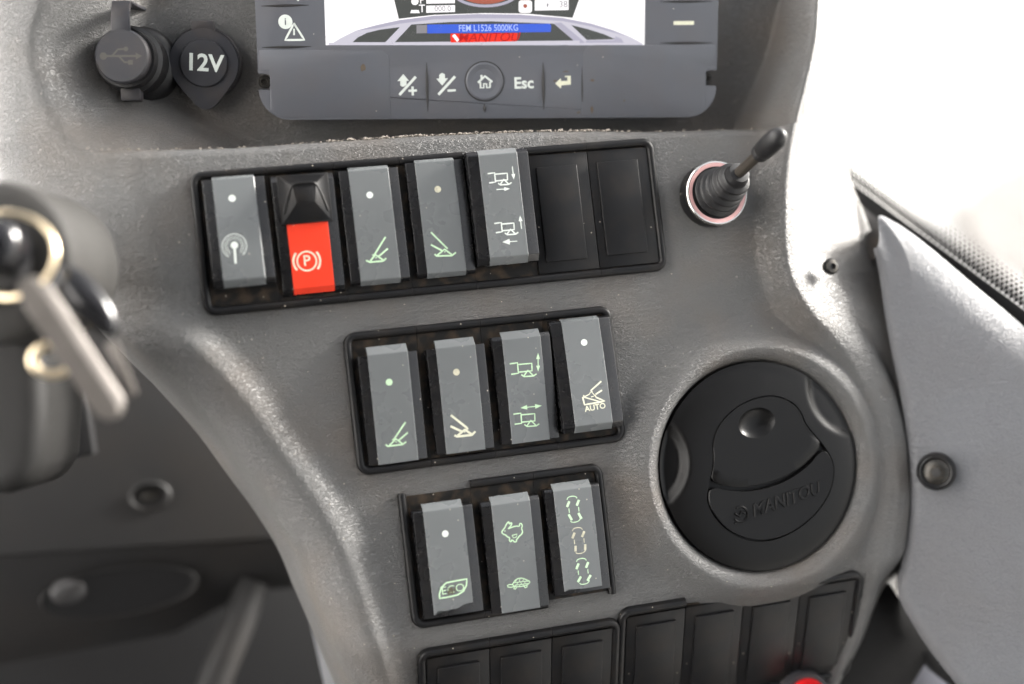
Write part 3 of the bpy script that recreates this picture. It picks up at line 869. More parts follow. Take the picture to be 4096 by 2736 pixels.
for i, nm in enumerate(('black blank cover at the left end of the bezel under the vent', 'black blank cover second from left in the bezel under the vent', 'black blank cover third from left in the bezel under the vent', 'black blank cover at the right end of the bezel under the vent')):
    blank(nm, 145.2 + (i + .5) * PITCHU, vcb, nb, -8.3, 8.3, -19, 18.6, zdir=ZB)

# ------------------------------------------------------------------ round air vent
vn = 4.0
vt = thing('air_vent', 'round black air vent with a closed flap and raised maker lettering', 'air vent', (VENT[0], VENT[1], 0))
C5 = (2500, 1350, 1.568)
ivv = lambda pts, z=6.: [tuple((px(C5[0] + x / C5[2], C5[1] + y / C5[2], z)[:2] - VENT)) for x, y in pts]
upper = ivv([(530, 900), (548, 820), (556, 745), (546, 670), (570, 580), (625, 500), (720, 420), (850, 372), (950, 368), (1050, 412), (1100, 470), (1125, 545), (1180, 610), (1235, 668), (1150, 775), (1000, 880), (800, 938), (650, 936)])
lowerp = ivv([(532, 935), (650, 962), (800, 966), (1000, 908), (1150, 805), (1240, 690), (1295, 760), (1312, 850), (1280, 980), (1190, 1110), (1060, 1215), (910, 1272), (770, 1268), (645, 1210), (555, 1110), (515, 1015)])
union = ivv([(530, 905), (548, 820), (552, 745), (546, 670), (570, 580), (625, 500), (720, 420), (850, 368), (950, 364), (1055, 408), (1105, 470), (1130, 545), (1185, 610), (1240, 672), (1300, 760), (1316, 850), (1284, 985), (1192, 1115), (1060, 1220), (910, 1278), (770, 1274), (640, 1215), (550, 1112), (510, 1015), (528, 925)])
NV = 220
cu = np.mean(union, 0)


def by_angle(poly, c, N):
    P = np.array(smooth_poly(poly, 2)) - c; P = np.vstack([P, P[:1]])
    out = []
    for k in range(N):
        a = 2 * math.pi * k / N; d_ = np.array([math.cos(a), math.sin(a)]); best = 0
        for i in range(len(P) - 1):
            e = P[i + 1] - P[i]; den = d_[0] * e[1] - d_[1] * e[0]
            if abs(den) < 1e-12: continue
            tt = (P[i][0] * e[1] - P[i][1] * e[0]) / den; uu = (P[i][0] * d_[1] - P[i][1] * d_[0]) / den
            if tt > 0 and -1e-9 <= uu <= 1 + 1e-9: best = max(best, tt)
        out.append(c + d_ * best)
    return np.array(out)


outl = by_angle(union, cu, NV)
scoops = [(np.array(ivv([(95, 790)])[0]), 21.5), (np.array(ivv([(1410, 330)])[0]), 19.5)]


def disc_z(x, y):
    r_ = math.hypot(x, y)
    z = 2.2 + 4.6 * math.sqrt(max(0, 1 - (max(r_ - 13, 0) / 30.5) ** 2))
    for (c, rr), k_ in zip(scoops, (1, .45)):
        dd = rr - math.hypot(x - c[0], y - c[1])
        if dd > 0:
            q = min(1, dd / 4.5); z -= 3.0 * k_ * q * q * (3 - 2 * q) * min(1, max(0, (43 - r_) / 4 + .35))
    return z


rings = []
circle = np.array([[math.cos(2 * math.pi * k / NV), math.sin(2 * math.pi * k / NV)] for k in range(NV)])
angs = np.arctan2(outl[:, 1], outl[:, 0])
dirs = np.stack([np.cos(angs), np.sin(angs)], 1)
rings.append([(*(d_ * 42.0), -4) for d_ in dirs]); rings.append([(*(d_ * 42.2), 1.2) for d_ in dirs])
for k in range(27):
    f_ = k / 26
    rings.append([(*(d_ * 41.9 * (1 - f_) + (o_ + (o_ - cu) / np.linalg.norm(o_ - cu) * .28) * f_), disc_z(*(d_ * 41.9 * (1 - f_) + o_ * f_))) for d_, o_ in zip(dirs, outl)])
rings.append([(*(o_ + (o_ - cu) / np.linalg.norm(o_ - cu) * .2), 4.) for o_ in outl])
MB().rings(rings, cap0=False, cap1=True).build('vent_ring', 'ventblack', vt, smooth=40)


def plate(poly, name, c=None, ell=None, mname='ventblack'):
    mb = MB(); P = np.array(smooth_poly(poly, 2)); zt_ = 6.75
    if ell is None:
        c0 = P.mean(0); ins = lambda k: [(*(p - (p - c0) / np.linalg.norm(p - c0) * k),) for p in P]
        mb.rings([[(*p, 3.5) for p in P], [(*p, zt_ - .3) for p in P], [(*p, zt_) for p in ins(.3)]][::1])
    else:
        N_ = 96; O_ = by_angle(poly, np.array(c), N_); c = np.array(c)
        el = np.array([c + np.array([ell[0] * math.cos(2 * math.pi * k / N_), ell[1] * math.sin(2 * math.pi * k / N_)]) @ np.array([[math.cos(.12), math.sin(.12)], [-math.sin(.12), math.cos(.12)]]) for k in range(N_)])
        rs = [[(*p, 3.5) for p in O_], [(*p, zt_ - .3) for p in O_]]
        for k in range(6):
            f_ = .02 + .98 * k / 5; rs.append([(*(p * (1 - f_) + q * f_), zt_) for p, q in zip(O_, el)])
        for k in range(1, 9):
            f_ = k / 8.4; rs.append([(*(c + (q - c) * (1 - f_)), zt_ - 2.6 * (1 - (1 - f_) ** 2) ** .8) for q in el])
        mb.rings(rs)
    return mb.build(name, mname, vt, smooth=38)


plate(upper, 'vent_flap', ivv([(822, 535)])[0], (8.0, 6.0))
lp = plate(lowerp, 'badge_plate')
a_, b_ = [np.array(q) for q in ivv([(790, 1085), (1215, 935)])]
ang = math.atan2(*(b_ - a_)[::-1]); ct = (a_ + b_) / 2 + np.array([0, -.6])
mb = MB(); mb.text('MANITOU', 7.2, ct[0], ct[1], ang, lambda x, y: 6.72, ext=.45, shear=.25, bold=.07, xs=.93)
lg = np.array(ivv([(718, 1108)])[0])
mb.tube([(lg[0] + 3 * math.cos(R(a)), lg[1] + 3 * math.sin(R(a)), 6.85) for a in range(-150, 121, 15)], .45, 6)
mb.tube([(lg[0] - 2.2, lg[1] + .6, 6.85), (lg[0] - .6, lg[1] - .7, 6.95), (lg[0] + .6, lg[1] + .9, 6.95), (lg[0] + 2, lg[1] + .2, 6.85)], .6, 6)
mb.tube([(lg[0] - 3, lg[1] - 3.2, 6.85), (lg[0] + 1.4, lg[1] - 2.6, 6.85)], .35, 6)
mb.build('raised_lettering', 'ventblack', lp, smooth=40)

# ------------------------------------------------------------------ small lever with rubber boot
JB = px(2838, 783, 0)
jl = thing('control_lever', 'small black lever in a ribbed rubber boot with a pink metal collar', 'lever', JB)
MB().lathe([(12.9, -1), (12.9, 7.4), (12.75, 8.)], 64).lathe([(12.75, -1), (11.2, -1)], 3).build('collar_wall', 'black', jl, smooth=45)
MB().rings([[(r_ * math.cos(2 * math.pi * k / 64), r_ * math.sin(2 * math.pi * k / 64), z) for k in range(64)] for r_, z in ((12.95, 6.6), (12.95, 8.1), (12.6, 8.5), (12.1, 8.45))], cap0=False, cap1=False).build('collar_rim', 'metal', jl, smooth=40)
MB().rings([[(r_ * math.cos(2 * math.pi * k / 64), r_ * math.sin(2 * math.pi * k / 64), z) for k in range(64)] for r_, z in ((12.1, 8.4), (10.6, 8.2), (9.6, 5.5))], cap0=False, cap1=False).build('collar_seat', 'pinkring', jl, smooth=40)
ij = inv(JB)
tipJ = ij(px(3112, 548, 52)); baseJ = np.array([.3, .2, 6.6])
topB = ij(px(2958, 690, 27))
ax = []
def bell_axis(f_):
    return baseJ * (1 - f_) ** 2 + 2 * (1 - f_) * f_ * np.array([1.2, .6, 15.]) + topB * f_ ** 2
prof = []
nb_ = 5
for k in range(nb_ * 8 + 1):
    f_ = k / (nb_ * 8); ph = f_ * nb_ * 2 * math.pi
    prof.append((f_ * .86, (9.6 - 4.0 * f_) + (.95 - .1 * f_) * math.cos(ph + math.pi)))
prof += [(.88, 5.0), (.92, 4.6), (.97, 4.3), (1.0, 4.1), (1.005, 3.4)]
mb = MB(); mb.tube([bell_axis(a) for a, b in prof], [b for a, b in prof], 40); mb.build('rubber_boot', 'rubber', jl, smooth=60)
dJ = (tipJ - topB) / np.linalg.norm(tipJ - topB)
LJ = np.linalg.norm(tipJ - topB)
MB().tube([topB - dJ * 3, topB + dJ * (LJ - 8)], 2.15, 24).build('lever_rod', 'rod', jl, smooth=40)
kp = [(-13, 3.1), (-12.8, 3.5), (-11, 3.65), (-10.7, 3.5), (-10.3, 3.85), (-5, 4.1), (-1, 4.0), (.6, 3.6), (2.0, 2.8), (3.1, 1.6), (3.6, .3)]
MB().tube([tipJ + dJ * a for a, b in kp], [b for a, b in kp], 32).build('lever_knob', 'rubber', jl, smooth=50)

# ------------------------------------------------------------------ display unit
dx0 = lambda x, y, lift=0.: inv(DO, DX, DZ)(pxp(x, y, DO + DZ * lift, DZ))[:2]
dpts = lambda pts, lift=0.: [tuple(dx0(x, y, lift)) for x, y in pts]
dsp = thing('display_unit', 'grey framed colour display with white button symbols above the switch rows', 'display', DO, DX, DZ)
blc = dx0(1040, 478); brc = dx0(2862, 470); hgt = 105.
xl, xr = blc[0], brc[0]; yb = min(blc[1], brc[1]); yb = (blc[1] + brc[1]) / 2
xs0, ys0 = dx0(1303, 187); xs1, _ = dx0(2580, 175); ys0 = yb + (np.mean([dx0(1303, 187)[1], dx0(2580, 175)[1]]) - yb)
nl = dx0(1055, 327); nr_ = dx0(2838, 312)
def arcp(cx, cy, r_, a0, a1, n=10): return [(cx + r_ * math.cos(R(a0 + (a1 - a0) * k / n)), cy + r_ * math.sin(R(a0 + (a1 - a0) * k / n))) for k in range(n + 1)]
rc = 12.
outer = [(xl, yb + hgt), (xl, nl[1] + 3.2)] + arcp(nl[0] + .5, nl[1], 3.1, 90, -90, 8) + [(xl, nl[1] - 3.2)] + arcp(xl + rc, yb + rc, rc, 180, 270) + arcp(xr - rc, yb + rc, rc, 270, 360) + \
        [(xr, nr_[1] - 3.2)] + arcp(nr_[0], nr_[1], 3.1, 270, 90, 8) + [(xr, nr_[1] + 3.2), (xr, yb + hgt), (xs1, yb + hgt), (xs1, ys0), (xs0, ys0), (xs0, yb + hgt)]
MB().prism(outer, -12, 0).build('housing', 'disp', dsp, bevel=.6, seg=3)
MB().box(xs0, xs1, yb + hgt - 12, yb + hgt - .01, -12, -.05).build('housing_top', 'disp', dsp, bevel=.3)
scr = MB().box(xs0 - .2, xs1 + .2, ys0 - .2, yb + hgt - 12, -6, -1.0).build('screen', 's_white', dsp, smooth=0)
# raised pads left and right of the lower buttons
k0, k1, k2, k3 = dpts([(1062, 200), (1556, 200), (1562, 476), (1062, 476)])
ra = 4.5
padl = [(xl + .8, k0[1])] + arcp(k1[0] - ra, k1[1] - ra, ra, 90, 0, 6) + [(k2[0], yb + .9)] + arcp(xl + rc, yb + rc, rc - .9, 270, 225, 6) + [(xl + 4.4, nl[1] - 4.6), (xl + 4.6, nl[1] + 4.6), (xl + .8, nl[1] + 4.8)]
MB().prism(padl, -.3, .16).build('bezel_pad', 'disp', dsp, bevel=.14)
k0, k1, k2 = dpts([(2850, 180), (2334, 180), (2326, 470)])
padr = [(xr - .8, k0[1])] + [p for p in arcp(k1[0] + ra, k1[1] - ra, ra, 90, 180, 6)] + [(k2[0], yb + .9)] + arcp(xr - rc, yb + rc, rc - .9, 270, 315, 6) + [(xr - 4.4, nr_[1] - 4.6), (xr - 4.6, nr_[1] + 4.6), (xr - .8, nr_[1] + 4.8)]
MB().prism(padr, -.3, .16).build('bezel_pad', 'disp', dsp, bevel=.14)
# screen picture
C6 = (1280, 0, 1.7522)
sP = lambda pts: [tuple(dx0(C6[0] + x / C6[2], C6[1] + y / C6[2], -1.0)) for x, y in pts]
FZ = lambda x, y: -1.0
def sfill(name, m_, polys, lift):
    for k, p in enumerate(polys): MB().fill(sP(p), FZ, lift + .0007 * k).build(name, m_, scr, smooth=0)
arcT = [(60, 320), (140, 270), (250, 215), (400, 175), (560, 140), (800, 110), (1100, 98), (1400, 102), (1700, 125), (1900, 165), (2050, 210), (2180, 262), (2262, 305)]
sfill('dash_picture', 's_silver', [arcT + [(2262, 330), (60, 330)]], .01)
sfill('dash_picture', 's_dark', [[(500, -90), (520, 0), (552, 132), (800, 104), (1150, 92), (1450, 96), (1770, 125), (1815, 0), (1830, -90)]], .012)
sfill('dash_picture', 's_lilac', [arcT[2:-1] + [(2100, 240), (1900, 185), (1700, 148), (1400, 130), (1100, 128), (800, 136), (560, 166), (400, 198)]], .02)
sfill('dash_picture', 's_dark', [[(228, 296), (265, 262), (330, 230), (420, 208), (560, 190), (458, 296)], [(520, 300), (640, 172), (900, 155), (1200, 150), (1640, 166), (1780, 286)], [(1760, 175), (1880, 205), (1990, 240), (2070, 275), (1870, 280)]], .03)
sfill('dash_picture', 's_lilac', [[(1640, 160), (1690, 158), (1860, 300), (1800, 305)], [(2070, 255), (2110, 270), (2130, 300), (1860, 300), (1865, 285), (2060, 282)]], .036)
sfill('dash_picture', 's_silver', [[(60, 300), (1820, 284), (1820, 308), (60, 326)]], .04)
sfill('dash_picture', 's_blue', [[(752, 172), (1610, 166), (1620, 180), (1616, 224), (752, 234)]], .05)
sfill('dash_picture', 's_grey', [[(676, 176), (750, 174), (750, 232), (676, 234)]], .05)
sfill('dash_picture', 's_red', [[(985, 238), (1386, 232), (1376, 290), (975, 298)], [(915, 236), (978, 234), (978, 296), (915, 298)]], .055)
sfill('dash_picture', 's_white', [[(925, 250), (945, 238), (975, 280), (960, 294)], [(745, -20), (945, -22), (945, 22), (745, 26)], [(745, 40), (946, 36), (946, 84), (745, 90)], [(1505, 0), (1742, -4), (1742, 70), (1505, 74)], [(632, 92), (700, 92), (690, 70), (640, 70)],
                                 circ(665, 10, 26, 14), rrect(1392, 1486, 2, 90, 20)], .056)
sfill('dash_picture', 's_grey', [circ(1438, 44, 30, 16), [(1590, 25), (1603, 25), (1598, 48), (1588, 48)]], .06)
sfill('dash_picture', 's_brick', [circ(1438, 42, 15, 12)] + [[(1160 + 190 * math.cos(R(a)), -60 + 88 * math.sin(R(a))) for a in range(0, 181, 12)]], .064)
mb = MB()
mb.ribbon(sP([(1160 + 235 * math.cos(R(a)), -70 + 112 * math.sin(R(a))) for a in range(0, 181, 10)]), 1.1, FZ, lift=.06)
mb.build('gauge_ring', 's_lilac', scr, smooth=0)
sl_ = math.atan2(*(np.array(sP([(1380, 195)])[0]) - np.array(sP([(980, 200)])[0]))[::-1])
mb = MB(); c = sP([(1181, 198)])[0]; mb.text('FEM L1526 5000KG', 3.6, c[0], c[1], sl_, FZ, lift=.06, bold=.02, xs=.82); mb.build('screen_text', 's_text', scr, smooth=0)
mb = MB(); c = sP([(1180, 264)])[0]; mb.text('MANITOU', 4.9, c[0], c[1], sl_, FZ, lift=.06, bold=.04, shear=.25, xs=1.1); mb.build('screen_text', 's_darkred', scr, smooth=0)
mb = MB(); c = sP([(1705, 32)])[0]; mb.text('38', 3.6, c[0], c[1], sl_, FZ, lift=.06); c = sP([(715, 62)])[0]
c = sP([(860, 62)])[0]; mb.text('000.0', 3., c[0], c[1], sl_, FZ, lift=.06); mb.build('screen_text', 's_grey', scr, smooth=0)
mb = MB()
for y in (2, 62):
    c = sP([(715, y)])[0]; mb.text('T' if y > 20 else 'P', 4.2, c[0], c[1], sl_, FZ, lift=.06, bold=.02)
mb.build('screen_text', 's_white', scr, smooth=0)
# button separators (grooves) and printed symbols
FD = lambda x, y: 0.
for pts, w in (([(1045, 24), (1120, 23), (1235, 20)], 1.1), ([(1048, 190), (1130, 189), (1245, 186)], 1.1), ([(2640, 7), (2720, 7), (2850, 5)], .9), ([(2640, 172), (2720, 175), (2850, 171)], 1.1),
               ([(1706, 250), (1708, 340), (1711, 445)], 1.25), ([(2172, 250), (2174, 340), (2175, 440)], 1.35), ([(2328, 270), (2328, 340), (2330, 440)], .7), ([(1938, 415), (1939, 450)], 1.2)):
    q = dpts(pts); mb = MB()
    mid = [np.array(q[0]) + (np.array(q[-1]) - np.array(q[0])) * k / 8 for k in range(9)]
    mb.tube([(p[0], p[1], -.05) for p in mid], [max(.12, w * .5 * math.sin(math.pi * (k + .35) / 8.7)) for k in range(9)], 8)
    mb.build('button_groove', 'groove', dsp, smooth=50)
c = dx0(1938, 325)
hb_ = MB().rings([[(c[0] + r_ * math.cos(2 * math.pi * k / 48), c[1] + r_ * math.sin(2 * math.pi * k / 48), z) for k in range(48)] for r_, z in ((7.6, -.3), (7.6, .15), (7.1, .5), (6.5, .55), (5.4, .05), (3., -.15), (.5, -.2))], cap0=False).build('home_button', 'disp', dsp, smooth=50)
MB().tube([(c[0] + 7.75 * math.cos(2 * math.pi * k / 48), c[1] + 7.75 * math.sin(2 * math.pi * k / 48), .02) for k in range(48)], .3, 6, True).build('button_groove', 'groove', hb_, smooth=50)
C7 = (1000, 0, 2.1336)
dP = lambda pts: [tuple(dx0(C7[0] + x / C7[2], C7[1] + y / C7[2], .02)) for x, y in pts]
mb = MB()
mb.fill(dP([(1308, 632), (1358, 690), (1336, 690), (1336, 725), (1306, 742), (1282, 730), (1282, 692), (1258, 692)]), FD, .03)
mb.ribbon(dP([(1275, 810), (1415, 655)]), 1.05, FD); mb.ribbon(dP([(1352, 775), (1424, 772)]), .9, FD); mb.ribbon(dP([(1386, 738), (1390, 815)]), .9, FD, lift=.004)
mb.build('up_plus_symbol', 'white', dsp, smooth=0)
mb = MB()
mb.fill(dP([(1640, 730), (1590, 672), (1614, 670), (1614, 640), (1636, 622), (1664, 634), (1664, 668), (1690, 668)]), FD, .03)
mb.ribbon(dP([(1608, 808), (1750, 652)]), 1.05, FD); mb.ribbon(dP([(1686, 774), (1756, 770)]), .9, FD)
mb.build('down_minus_symbol', 'white', dsp, smooth=0)
mb = MB()
mb.ribbon(dP([(1945, 706), (2005, 650), (2068, 700)]), .8, FD, lift=.1); mb.ribbon(dP([(1965, 700), (1968, 750), (1995, 748), (1995, 715), (2018, 715), (2020, 748), (2048, 746), (2048, 698)]), .7, FD, lift=.105); mb.ribbon(dP([(1975, 640), (1976, 670)]), .8, FD, lift=.11)
mb.build('home_symbol', 'white', hb_, smooth=0)
C8 = (2000, 0, 2.1336)
dQ = lambda pts: [tuple(dx0(C8[0] + x / C8[2], C8[1] + y / C8[2], .02)) for x, y in pts]
mb = MB(); c = dQ([(203, 712)])[0]; a_, b_ = dQ([(120, 712), (285, 708)]); mb.text('Esc', 6.2, c[0], c[1], math.atan2(b_[1] - a_[1], b_[0] - a_[0]), FD, bold=.16); mb.build('escape_lettering', 'white', dsp, smooth=0)
mb = MB(); mb.fill(dQ([(472, 712), (518, 668), (520, 692), (575, 690), (574, 658), (552, 658), (552, 648), (604, 646), (604, 722), (522, 728), (520, 756)]), FD, .03)
mb.build('enter_symbol', 'ivory', dsp, smooth=0)
mb = MB(); mb.ribbon(dQ([(1482, 197), (1655, 195)]), 1.5, FD); mb.build('minus_symbol', 'ivory', dsp, smooth=0)
mb = MB(); c = dP([(302, 186)])[0]; mb.fill(circ(c[0], c[1], 2.75, 24), FD, .01)
tri = dP([(375, 200), (464, 340), (300, 342)]); mb.ribbon([*tri, tri[0], np.array(tri[0]) * .8 + np.array(tri[1]) * .2], .8, FD, lift=.02); mb.ribbon(dP([(376, 245), (376, 300)]), .7, FD)
mb.fill(dP([(395, -4), (410, 12), (425, -4), (425, -40), (395, -40)]), FD)
mb.build('warning_symbol', 'white', dsp, smooth=0)
mb = MB(); mb.text('i', 3.8, c[0], c[1], 0, FD, lift=.05, bold=.06); mb.build('info_letter', 'disp', dsp, smooth=0)
for q, mm_ in ((nl, -1), (nr_, 1)):
    sc = MB(); sc.lathe([(2.6, -9), (2.6, -5.2), (2.2, -4.4), (1.3, -4.4), (1.2, -5.4)], 24, (q[0] - mm_ * .0, q[1], 0)); sc.build('mounting_screw', 'bolt', dsp, smooth=40)
# brown finger dirt round the enter key
mb = MB()
for x, y, rx, ry in ((790, 685, 22, 12), (785, 935, 12, 35), (1060, 858, 9, 9), (470, 690, 22, 8), (670, 960, 14, 10), (560, 610, 26, 6)):
    mb.fill(dQ([(x + rx * math.cos(R(a)) * random.uniform(.6, 1.2), y + ry * math.sin(R(a)) * random.uniform(.6, 1.2)) for a in range(0, 360, 30)]), FD, .18 if x > 690 else .0)
mb.fill(dP([(965 + 22 * math.cos(R(a)), 580 + 34 * math.sin(R(a)) * random.uniform(.7, 1.1)) for a in range(0, 360, 30)]), FD, .18)
tag(mb.build('finger_dirt', 'smear', dsp, smooth=0), kind='stuff')

# ------------------------------------------------------------------ sockets left of the display
def back_pt(x, y): return pxp(x, y, BACK_O, DZ)
pS = back_pt(825, 255)
st = thing('power_socket', 'round black capped socket lettered 12V', 'socket', pS, DX, DZ)
iS = inv(pS, DX, DZ)
MB().lathe([(14.5, -1), (14.5, 3), (13.8, 4.), (11, 4.2)], 48).build('socket_body', 'sock', st, smooth=45)
rim_ = arcp(0, 0, 13.4, -48, 228, 30) + smooth_poly([(-9.5, -9.8), (-6, -14), (-3.2, -17.2), (0, -18.4), (3.2, -17.2), (6, -14), (9.5, -9.8)], 1, False)
cap = MB().prism(rim_, 4., 8.2).build('socket_cap', 'sock', st, bevel=1.1, seg=3)
MB().lathe([(9.4, 8), (9.4, 9.0), (9., 9.5), (8.2, 9.6)], 48).build('cap_disc', 'sock', cap, smooth=40)
MB().box(-4.5, 4.5, 12, 16.5, 3, 7.4).build('cap_hinge', 'sock', st, bevel=.8)
mb = MB(); mb.text('12V', 9.2, .2, -.2, R(-4), lambda x, y: 9.6, bold=.22); mb.build('voltage_lettering', 'white', cap, smooth=0)
pU = back_pt(570, 262)
ut = thing('usb_socket', 'black capped socket with a trident symbol, standing out from the left of the recess', 'socket', pU, DX, DZ + .1 * DY - .12 * DX)
MB().lathe([(15, -4), (15, 4), (14.2, 6), (12.4, 7.), (12.2, 14), (12.9, 15), (12.9, 18), (11.5, 19), (11.3, 24)], 48).build('socket_body', 'rubber', ut, smooth=40)
cap = MB().lathe([(10.2, 23.6), (10.3, 27.4), (9.6, 28.2)], 48).build('socket_cap', 'sock', ut, smooth=40)
MB().rings([[(-3.6, 8.8, 26.4), (3.6, 8.8, 26.4), (3.6, 8.8, 28), (-3.6, 8.8, 28)], [(-3.5, 15, 26.6), (3.5, 15, 26.6), (3.5, 15, 28.2), (-3.5, 15, 28.2)], [(-3.6, 20, 24), (3.6, 20, 24), (3.6, 21, 25.6), (-3.6, 21, 25.6)], [(-3.6, 20.6, 3), (3.6, 20.6, 3), (3.6, 22, 3), (-3.6, 22, 3)]]).build('cap_strap', 'sock', cap, bevel=.4)
MB().box(-4, 4, -16, -10, 14, 19).build('cap_tab', 'sock', cap, bevel=1.)
mb = MB(); z28 = lambda x, y: 28.2
mb.ribbon([(-7, 0), (7, -.2)], .8, z28); mb.fill(circ(-6.8, 0, 1.4, 14), z28, .01); mb.fill([(7.8, -.2), (5.4, 1.1), (5.4, -1.5)], z28, .01)
mb.ribbon([(-3.5, 0), (-1.2, 2.4), (1.4, 2.5)], .7, z28, lift=.01); mb.fill(circ(1.8, 2.5, .9, 12), z28, .02); mb.ribbon([(-1, -.1), (1, -2.4), (3.2, -2.5)], .7, z28, lift=.012); mb.fill([(2.4, -1.6), (4.2, -1.6), (4.2, -3.4), (2.4, -3.4)], z28, .02)
mb.build('usb_symbol', 'mark', cap, smooth=0)

# ------------------------------------------------------------------ right side panel with bolt
SPN = np.array([-.40, 0, 1.]); SPO = np.array([262., 0, -1.2])
def side_pt(x, y): return pxp(x, y, SPO, SPN)
def suv(pts): return [side_pt(x, y)[:2] for x, y in pts]


def build_side():
    GAPP = smooth_poly(suv([(x + 9, y) for x, y, n in _gap]), 2, False)
    xs = np.arange(236, 400, .9); ys = np.arange(-330, 20, .9)
    U, V = np.meshgrid(xs, ys)
    dG = sd(GAPP, U, V)
    TOP = smooth_poly(suv([(3200, 900), (3420, 985), (3508, 1000), (3535, 965), (3548, 900), (3556, 846), (3600, 852), (3700, 912), (3830, 1018), (3960, 1130), (4096, 1240), (4400, 1500), (4700, 1750)]), 2, False)
    dT = -sd(TOP, U, V)      # positive below the edge
    LOW = suv([(3450, 2200), (3583, 2390), (3705, 2577), (3730, 2610), (3860, 2770), (4000, 2950), (4300, 3300)])
    dB = -sd(LOW, U, V)
    n = -1.2 + .40 * (U - 262) + 0 * V
    def snapto(fn, m_):
        nonlocal U, V
        f0 = fn(U, V); e = .05; gu = (fn(U + e, V) - f0) / e; gv = (fn(U, V + e) - f0) / e; g2 = gu * gu + gv * gv + 1e-6
        k = (f0 < 0) & (f0 > -m_ * 1.6)
        U = np.where(k, U - f0 * gu / g2, U); V = np.where(k, V - f0 * gv / g2, V)
        return f0 > -m_ * 1.0
    keep = snapto(lambda u, v: sd(GAPP, u, v), 1.0) & snapto(lambda u, v: -sd(TOP, u, v), 1.0) & snapto(lambda u, v: sd(LOW, u, v), 1.0)
    dG, dT, dL = sd(GAPP, U, V), -sd(TOP, U, V), sd(LOW, U, V)
    n = -1.2 + .40 * (U - 262)
    n = n + tab(dT, [(-2, -14), (0, -11.5), (3, -8.5), (8, -5.2), (15, -2.4), (24, -.7), (34, 0)]) * ss(0, 16, dG + 3) + tab(dG, [(-1, -4), (0, -2.6), (.8, -1.1), (2, -.3), (4, 0)]) + tab(dL, [(-1, -4), (0, -2.6), (.8, -1.1), (2, -.3), (4, 0)])
    nr, nc = U.shape; idx = np.arange(nr * nc).reshape(nr, nc)
    q = np.stack([idx[:-1, :-1], idx[:-1, 1:], idx[1:, 1:], idx[1:, :-1]], -1).reshape(-1, 4)
    q = q[keep.ravel()[q].all(1)]
    used = np.unique(q); rm = np.full(nr * nc, -1); rm[used] = np.arange(len(used))
    P = np.stack([U, V, n], -1).reshape(-1, 3)[used]
    me = bpy.data.meshes.new('side_moulding'); me.from_pydata((P * .001).tolist(), [], rm[q].tolist()); me.materials.append(M['side'])
    bm = bmesh.new(); bm.from_mesh(me)          # turned-down rim added round the panel, stops sun passing beneath it
    r_ = bmesh.ops.extrude_edge_only(bm, edges=[e for e in bm.edges if e.is_boundary])
    for v in r_['geom']:
        if isinstance(v, bmesh.types.BMVert): v.co += Vector((.0125, -.003, -.02))
    bm.to_mesh(me); bm.free()
    me.shade_smooth(); me.set_sharp_from_angle(angle=R(50)); return me


sp_ = thing('side_panel', 'large smooth grey side panel right of the console, held by a dusty bolt', 'panel', (0, 0, 0))
o = bpy.data.objects.new('side_moulding', build_side()); COL.objects.link(o); o.parent = sp_
zs = SPN.copy(); zs /= np.linalg.norm(zs)
bo = side_pt(3745, 1885)
bt = thing('panel_bolt', 'black flanged bolt with a dusty hex socket on the grey side panel', 'bolt', bo, z=zs + np.array([-.2, .06, 0]))
MB().lathe([(7.9, -4), (7.9, .6), (7.5, 3.4), (6.6, 5.6), (6.2, 5.8), (5.2, 5.4)], 40).build('flange_cap', 'black', bt, smooth=40)
hx = MB().lathe([(5.1, 4.5), (5.0, 6.1), (4.2, 6.8), (2.3, 7.1)], 40).build('bolt_head', 'bolt', bt, smooth=40)
MB().prism(circ(0, 0, 1.9, 6), 6.9, 7.2).build('hex_socket', 'groove', hx, smooth=0)
bs = px(3325, 1066, 5.8)
st_ = thing('trim_screw', 'small dark round screw in the pale console flank by the windscreen', 'screw', bs, z=(.18, 0, 1))
MB().lathe([(3.0, -2), (3.0, .6), (2.6, 1.2), (1.3, 1.4), (1.2, .3)], 28).build('screw_head', 'bolt', st_, smooth=40)
MB().lathe([(3.6, -.2), (3.5, .35), (3.0, .4)], 28).build('screw_washer', 'black', st_, smooth=40)

gq = np.array([p for p in GAP0 if -190 < p[1] < -40])
gl = [tuple(p + np.array([-6, 0])) for p in gq] + [tuple(p + np.array([14, -4])) for p in gq[::-1]]
tag(MB().prism(gl, -40, -22).build('gap_backing', 'seal', frame=frame((0, 0, 0)), smooth=0), 'black backing strip added to keep the gap between console and side panel dark', 'seal')  # added dark backing so the bright yard doesn't show through the gap

# red stop button low on the right
rb = px(3205, 2772, -22)
rt = thing('red_button', 'round red push button at the bottom edge under the vent', 'button', rb, z=(0, -.22, 1))
MB().lathe([(11, -6), (11, 3), (10.4, 4.2), (9.4, 4.4)], 48).build('button_collar', 'sock', rt, smooth=40)
MB().lathe([(8.8, 4), (8.8, 9.5), (8.2, 10.8), (5, 11.6), (1, 11.8)], 48).build('button_cap', 'redbtn', rt, smooth=50)

